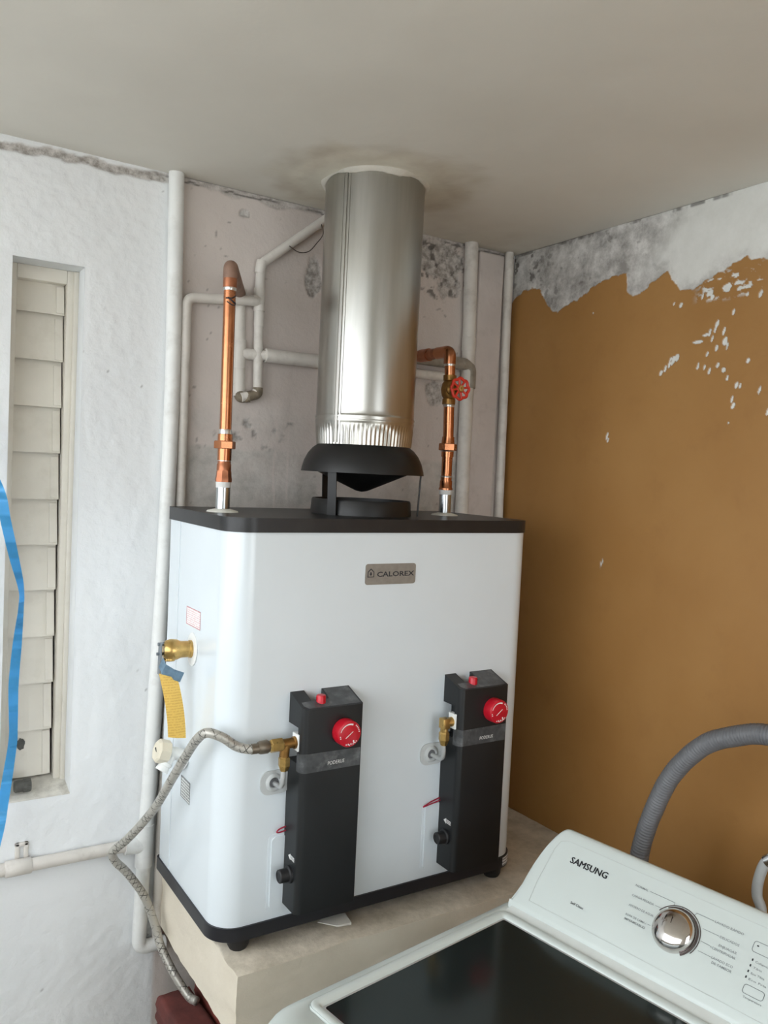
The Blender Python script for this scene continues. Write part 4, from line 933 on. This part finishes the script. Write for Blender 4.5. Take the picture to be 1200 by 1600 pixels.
# tub seen through the glass
bm = B(); cxw, cyw = -.20, -.305; nseg = 64
sq = []
for i in range(nseg):
    a = 2*math.pi*i/nseg; ca, sa = math.cos(a), math.sin(a); k = min(.199/abs(ca) if abs(ca) > 1e-6 else 9, .30/abs(sa) if abs(sa) > 1e-6 else 9)
    sq.append((cxw+ca*k, cyw+sa*k))
circ = lambda r: [(cxw+r*math.cos(2*math.pi*i/nseg), cyw+r*math.sin(2*math.pi*i/nseg)) for i in range(nseg)]
loops(bm, [(sq, ZD-.013), (sq, ZD-.05), (circ(.195), ZD-.075), (circ(.185), ZD-.085)]); obj('tub_cover', bm, MT['tub'], wm, smooth=50)
bm = B(); rws = loops(bm, [(circ(.186), ZD-.084), (circ(.21), ZD-.13), (circ(.22), ZD-.5), (circ(.05), ZD-.53)]); bm.faces.new(rws[-1]); obj('drum', bm, MT['drum'], wm, smooth=50)
# console: profile swept across the width, rounded at the ends
F0 = Vector((.038, 0, ZD+.015)); FV = Vector((.112, 0, .110)).normalized(); FU = Vector((0, -1, 0)); FN = FU.cross(FV)
YE, YE2 = .013, -.622
def profile(k):
    b = Vector((.030, 0, ZD+.002)); out = []
    for p in ((.0345, ZD-.004), (.0350, ZD+.009), (.0380, ZD+.0145), (.094, ZD+.070), (.142, ZD+.1172), (.1495, ZD+.1245), (.156, ZD+.1272), (.164, ZD+.1245), (.170, ZD+.115), (.173, ZD+.04), (.173, ZD-.03)):
        x = .173-(.173-p[0])*(.35+.65*k) if p[1] <= ZD+.02 else (.030+(p[0]-.030)*k if p[0] < .16 else p[0])
        z = ZD-.03+(p[1]-ZD+.03)*1.0 if p[1] <= ZD+.02 else ZD+(p[1]-ZD)*k
        out.append((p[0] if p[1] <= ZD+.02 else x, z))
    return out
bm = B(); secs = []
ys = []
for i in range(11):
    t = i/10; ys.append((YE-.034*(1-math.cos(t*math.pi/2)), .30+.70*math.sin(t*math.pi/2)))
mid = [(YE-.034-.05, 1.0), (-.30, 1.0), (YE2+.084, 1.0)]
allsec = [(YE+.006, .10), (YE+.002, .22)]+ys+mid+[(YE2+.034-(y-(YE-.034)), k) for y, k in ys[::-1]]+[(YE2-.002, .22), (YE2-.006, .10)]
for y, k in allsec: secs.append([bm.verts.new((x, y, z)) for x, z in profile(k)])
for p, q in zip(secs, secs[1:]):
    for i in range(len(p)-1): bm.faces.new((p[i], p[i+1], q[i+1], q[i]))
bm.faces.new(secs[0]); bm.faces.new(secs[-1])
con = obj('console', bm, MT['washer'], wm, smooth=45)
bm = B(); prism(bm, [(.0165, -.648), (.037, -.648), (.037, .010), (.0165, .016)], ZD-.01, 0, lambda x, y: ZD+.003+(x-.0165)*.36 - (.004 if y > 0 else 0)); obj('rear_strip', bm, MT['washergrey'], wm)
def FP(u, v, h=.0): return F0+FU*u+FV*v+FN*h
# printed outline of the control panel
bm = B()
def strip(bm, pts, wd, h=.0006, closed=False):
    P = [Vector((a, b)) for a, b in pts]
    for a, b in zip(P, P[1:]+([P[0]] if closed else [])):
        if (b-a).length < 1e-7: continue
        d = (b-a).normalized(); n_ = Vector((-d.y, d.x))*wd/2
        slab_on(bm, [tuple(a-n_), tuple(b-n_), tuple(b+n_), tuple(a+n_)], FP(0, 0, h-.0002), FU, FV, .0003)
strip(bm, [(.018, .012), (.0135, .05), (.0135, .118), (.018, .134), (.032, .141), (.60, .141)], .0010); strip(bm, [(.018, .012), (.60, .012)], .0010)
obj('panel_outline', bm, mat('panel_edge', (200, 206, 203), .4), con)
def pt(name, txt, u0, u1, v0, size, mt='grey_ink', bold=0.0):
    return obj(name, text_mesh(txt, size, FP(u0, v0, .0005), FU, FV, width=u1-u0, bold=bold), MT[mt], con)
bmt = join_meshes([text_mesh('SAMSUNG', .0116, FP(.0535+du, .1056+dv, .0005), FU, FV, width=.0765) for du, dv in ((0, 0), (.0005, 0), (.0010, 0), (.0005, .0003), (.0005, -.0003))])
obj('brand_lettering', bmt, MT['dark_ink'], con, recalc=False)
pt('lettering', 'Self Clean', .0915, .1180, .0405, .0042, 'dark_ink', .01)
for txt, u0, u1, v0 in (('NORMAL', .1835, .2075, .1160), ('CARGA PESADA', .1850, .2255, .0985), ('AHORRO DE AGUA', .1875, .2330, .0812), ('ROPA DE CAMA /', .1895, .2275, .0648), ('IMPERMEABLES', .1905, .2290, .0575),
                        ('LAVADO RÁPIDO', .3250, .3710, .1155), ('DELICADOS', .3405, .3710, .0970), ('ENJUAGAR', .3435, .3720, .0843), ('+CENTRIFUGAR', .3325, .3730, .0765), ('LAVADO ECO', .3405, .3740, .0630), ('DE TAMBOR', .3435, .3750, .0560)):
    pt('lettering', txt, u0, u1, v0, .0038, 'grey_ink', .004)
for i, txt in enumerate(('Caliente', 'Tibia', 'Eco Tibia', 'Eco Fría')):
    v0 = .0870-.0090*i; pt('lettering', txt, .4000, .4000+(.021, .013, .020, .026)[i], v0-.0012, .0032)
pt('lettering', 'Temperatura', .4012, .4285, .0325, .0032)
KC = (.2735, .0755)
for pts in ([(.2105, .1180), (.2560, .1180), (.2560, .1125)], [(.2285, .1003), (.2420, .1003)], [(.2300, .0670), (.2350, .0670)], [(.3235, .1172), (.2945, .1172), (.2925, .1130)],
            [(.3390, .0990), (.3120, .0990)], [(.3320, .0795), (.3165, .0800)], [(.3390, .0645), (.3185, .0645)]):
    bm = B(); strip(bm, pts, .0006); obj('guide_line', bm, MT['grey_ink'], con)
for u0, u1, v0, v1 in ((.389, .440, .100, .1165), (.3975, .4275, .0388, .0520)):
    bm = B(); strip(bm, rrect(u0, u1, v0, v1, .004), .0008, closed=True); obj('button_outline', bm, MT['grey_ink'], con)
for i in range(5):
    bm = B(); slab_on(bm, rrect(.3945, .3965, .0866-.0090*i, .0902-.0090*i, .0006, 2) if i < 4 else rrect(.394, .397, .1095, .1115, .0008, 2), FP(0, 0, .0004), FU, FV, .0004); obj('indicator', bm, MT['dark_ink'], con)
def facearc(bm, r0, r1, a0, a1, h, n=40):
    a = [math.radians(a0+(a1-a0)*i/n) for i in range(n+1)]
    slab_on(bm, [(r1*math.cos(t), r1*math.sin(t)) for t in a]+[(r0*math.cos(t), r0*math.sin(t)) for t in a[::-1]], FP(KC[0], KC[1], .0004), FU, FV, h)
bm = B(); facearc(bm, .0355, .0388, 128, -52, .0015); facearc(bm, .0405, .0418, 150, -30, .0006); obj('dial_ring', bm, MT['ring'], con, smooth=40)
bm = B(); lathe(bm, FP(KC[0], KC[1], 0), FN, [(0, .0345), (.003, .0348), (.008, .0340), (.013, .0312), (.0170, .0262), (.0200, .0190), (.0216, .0105), (.0222, 0)], 56, cap=False); dial = obj('cycle_dial', bm, MT['chrome'], con, smooth=60, label='round chrome dial')
bm = B(); strip(bm, [(KC[0]-.0005, KC[1]+.004), (KC[0]-.002, KC[1]+.015)], .0010, h=.0222); obj('dial_pointer', bm, MT['ring'], con)
# ---------------------------------------------------------------- hoses behind the washer
P = catmull([(1.40, -.62, .012), (1.395, -.65, .30), (1.37, -.685, .70), (1.352, -.712, .92), (1.35, -.72, .975), (1.35, -.741, 1.047), (1.35, -.781, 1.138), (1.35, -.846, 1.2155), (1.35, -.912, 1.2535), (1.35, -.974, 1.274), (1.355, -1.06, 1.27), (1.375, -1.17, 1.20), (1.40, -1.25, 1.05), (1.42, -1.29, .7), (1.43, -1.30, .02)], 10)
bm = B(); tube(bm, resample(P, .00165), lambda s, t: .0170+.0022*math.sin(2*math.pi*s/.0064), 14)
obj('drain_hose', bm, MT['hosegrey'], None, 'thick grey corrugated hose arching behind the washing machine', 'hose', smooth=180)
sh = thing('supply_hose', 'smooth light grey water hose behind the washing machine at the right edge', 'hose', (1.4, -.95, .9))
bm = B(); tube(bm, resample(catmull([(1.46, -.90, .50), (1.42, -.93, .80), (1.402, -.953, .925), (1.40, -.943, .960), (1.40, -.945, .995), (1.402, -.957, 1.030), (1.41, -.985, 1.055), (1.43, -1.02, 1.062)], 8), .006), .0095, 14); obj('tube', bm, MT['hoselight'], sh, smooth=180)
bm = B(); tube(bm, [(1.402, -.955, 1.028), (1.409, -.982, 1.054), (1.428, -1.018, 1.061), (1.46, -1.06, 1.063)], .0115, 14); tube(bm, [(1.45, -1.05, 1.063), (1.548, -1.06, 1.063)], .013, 14); obj('end_collar', bm, MT['steel'], sh, smooth=60)
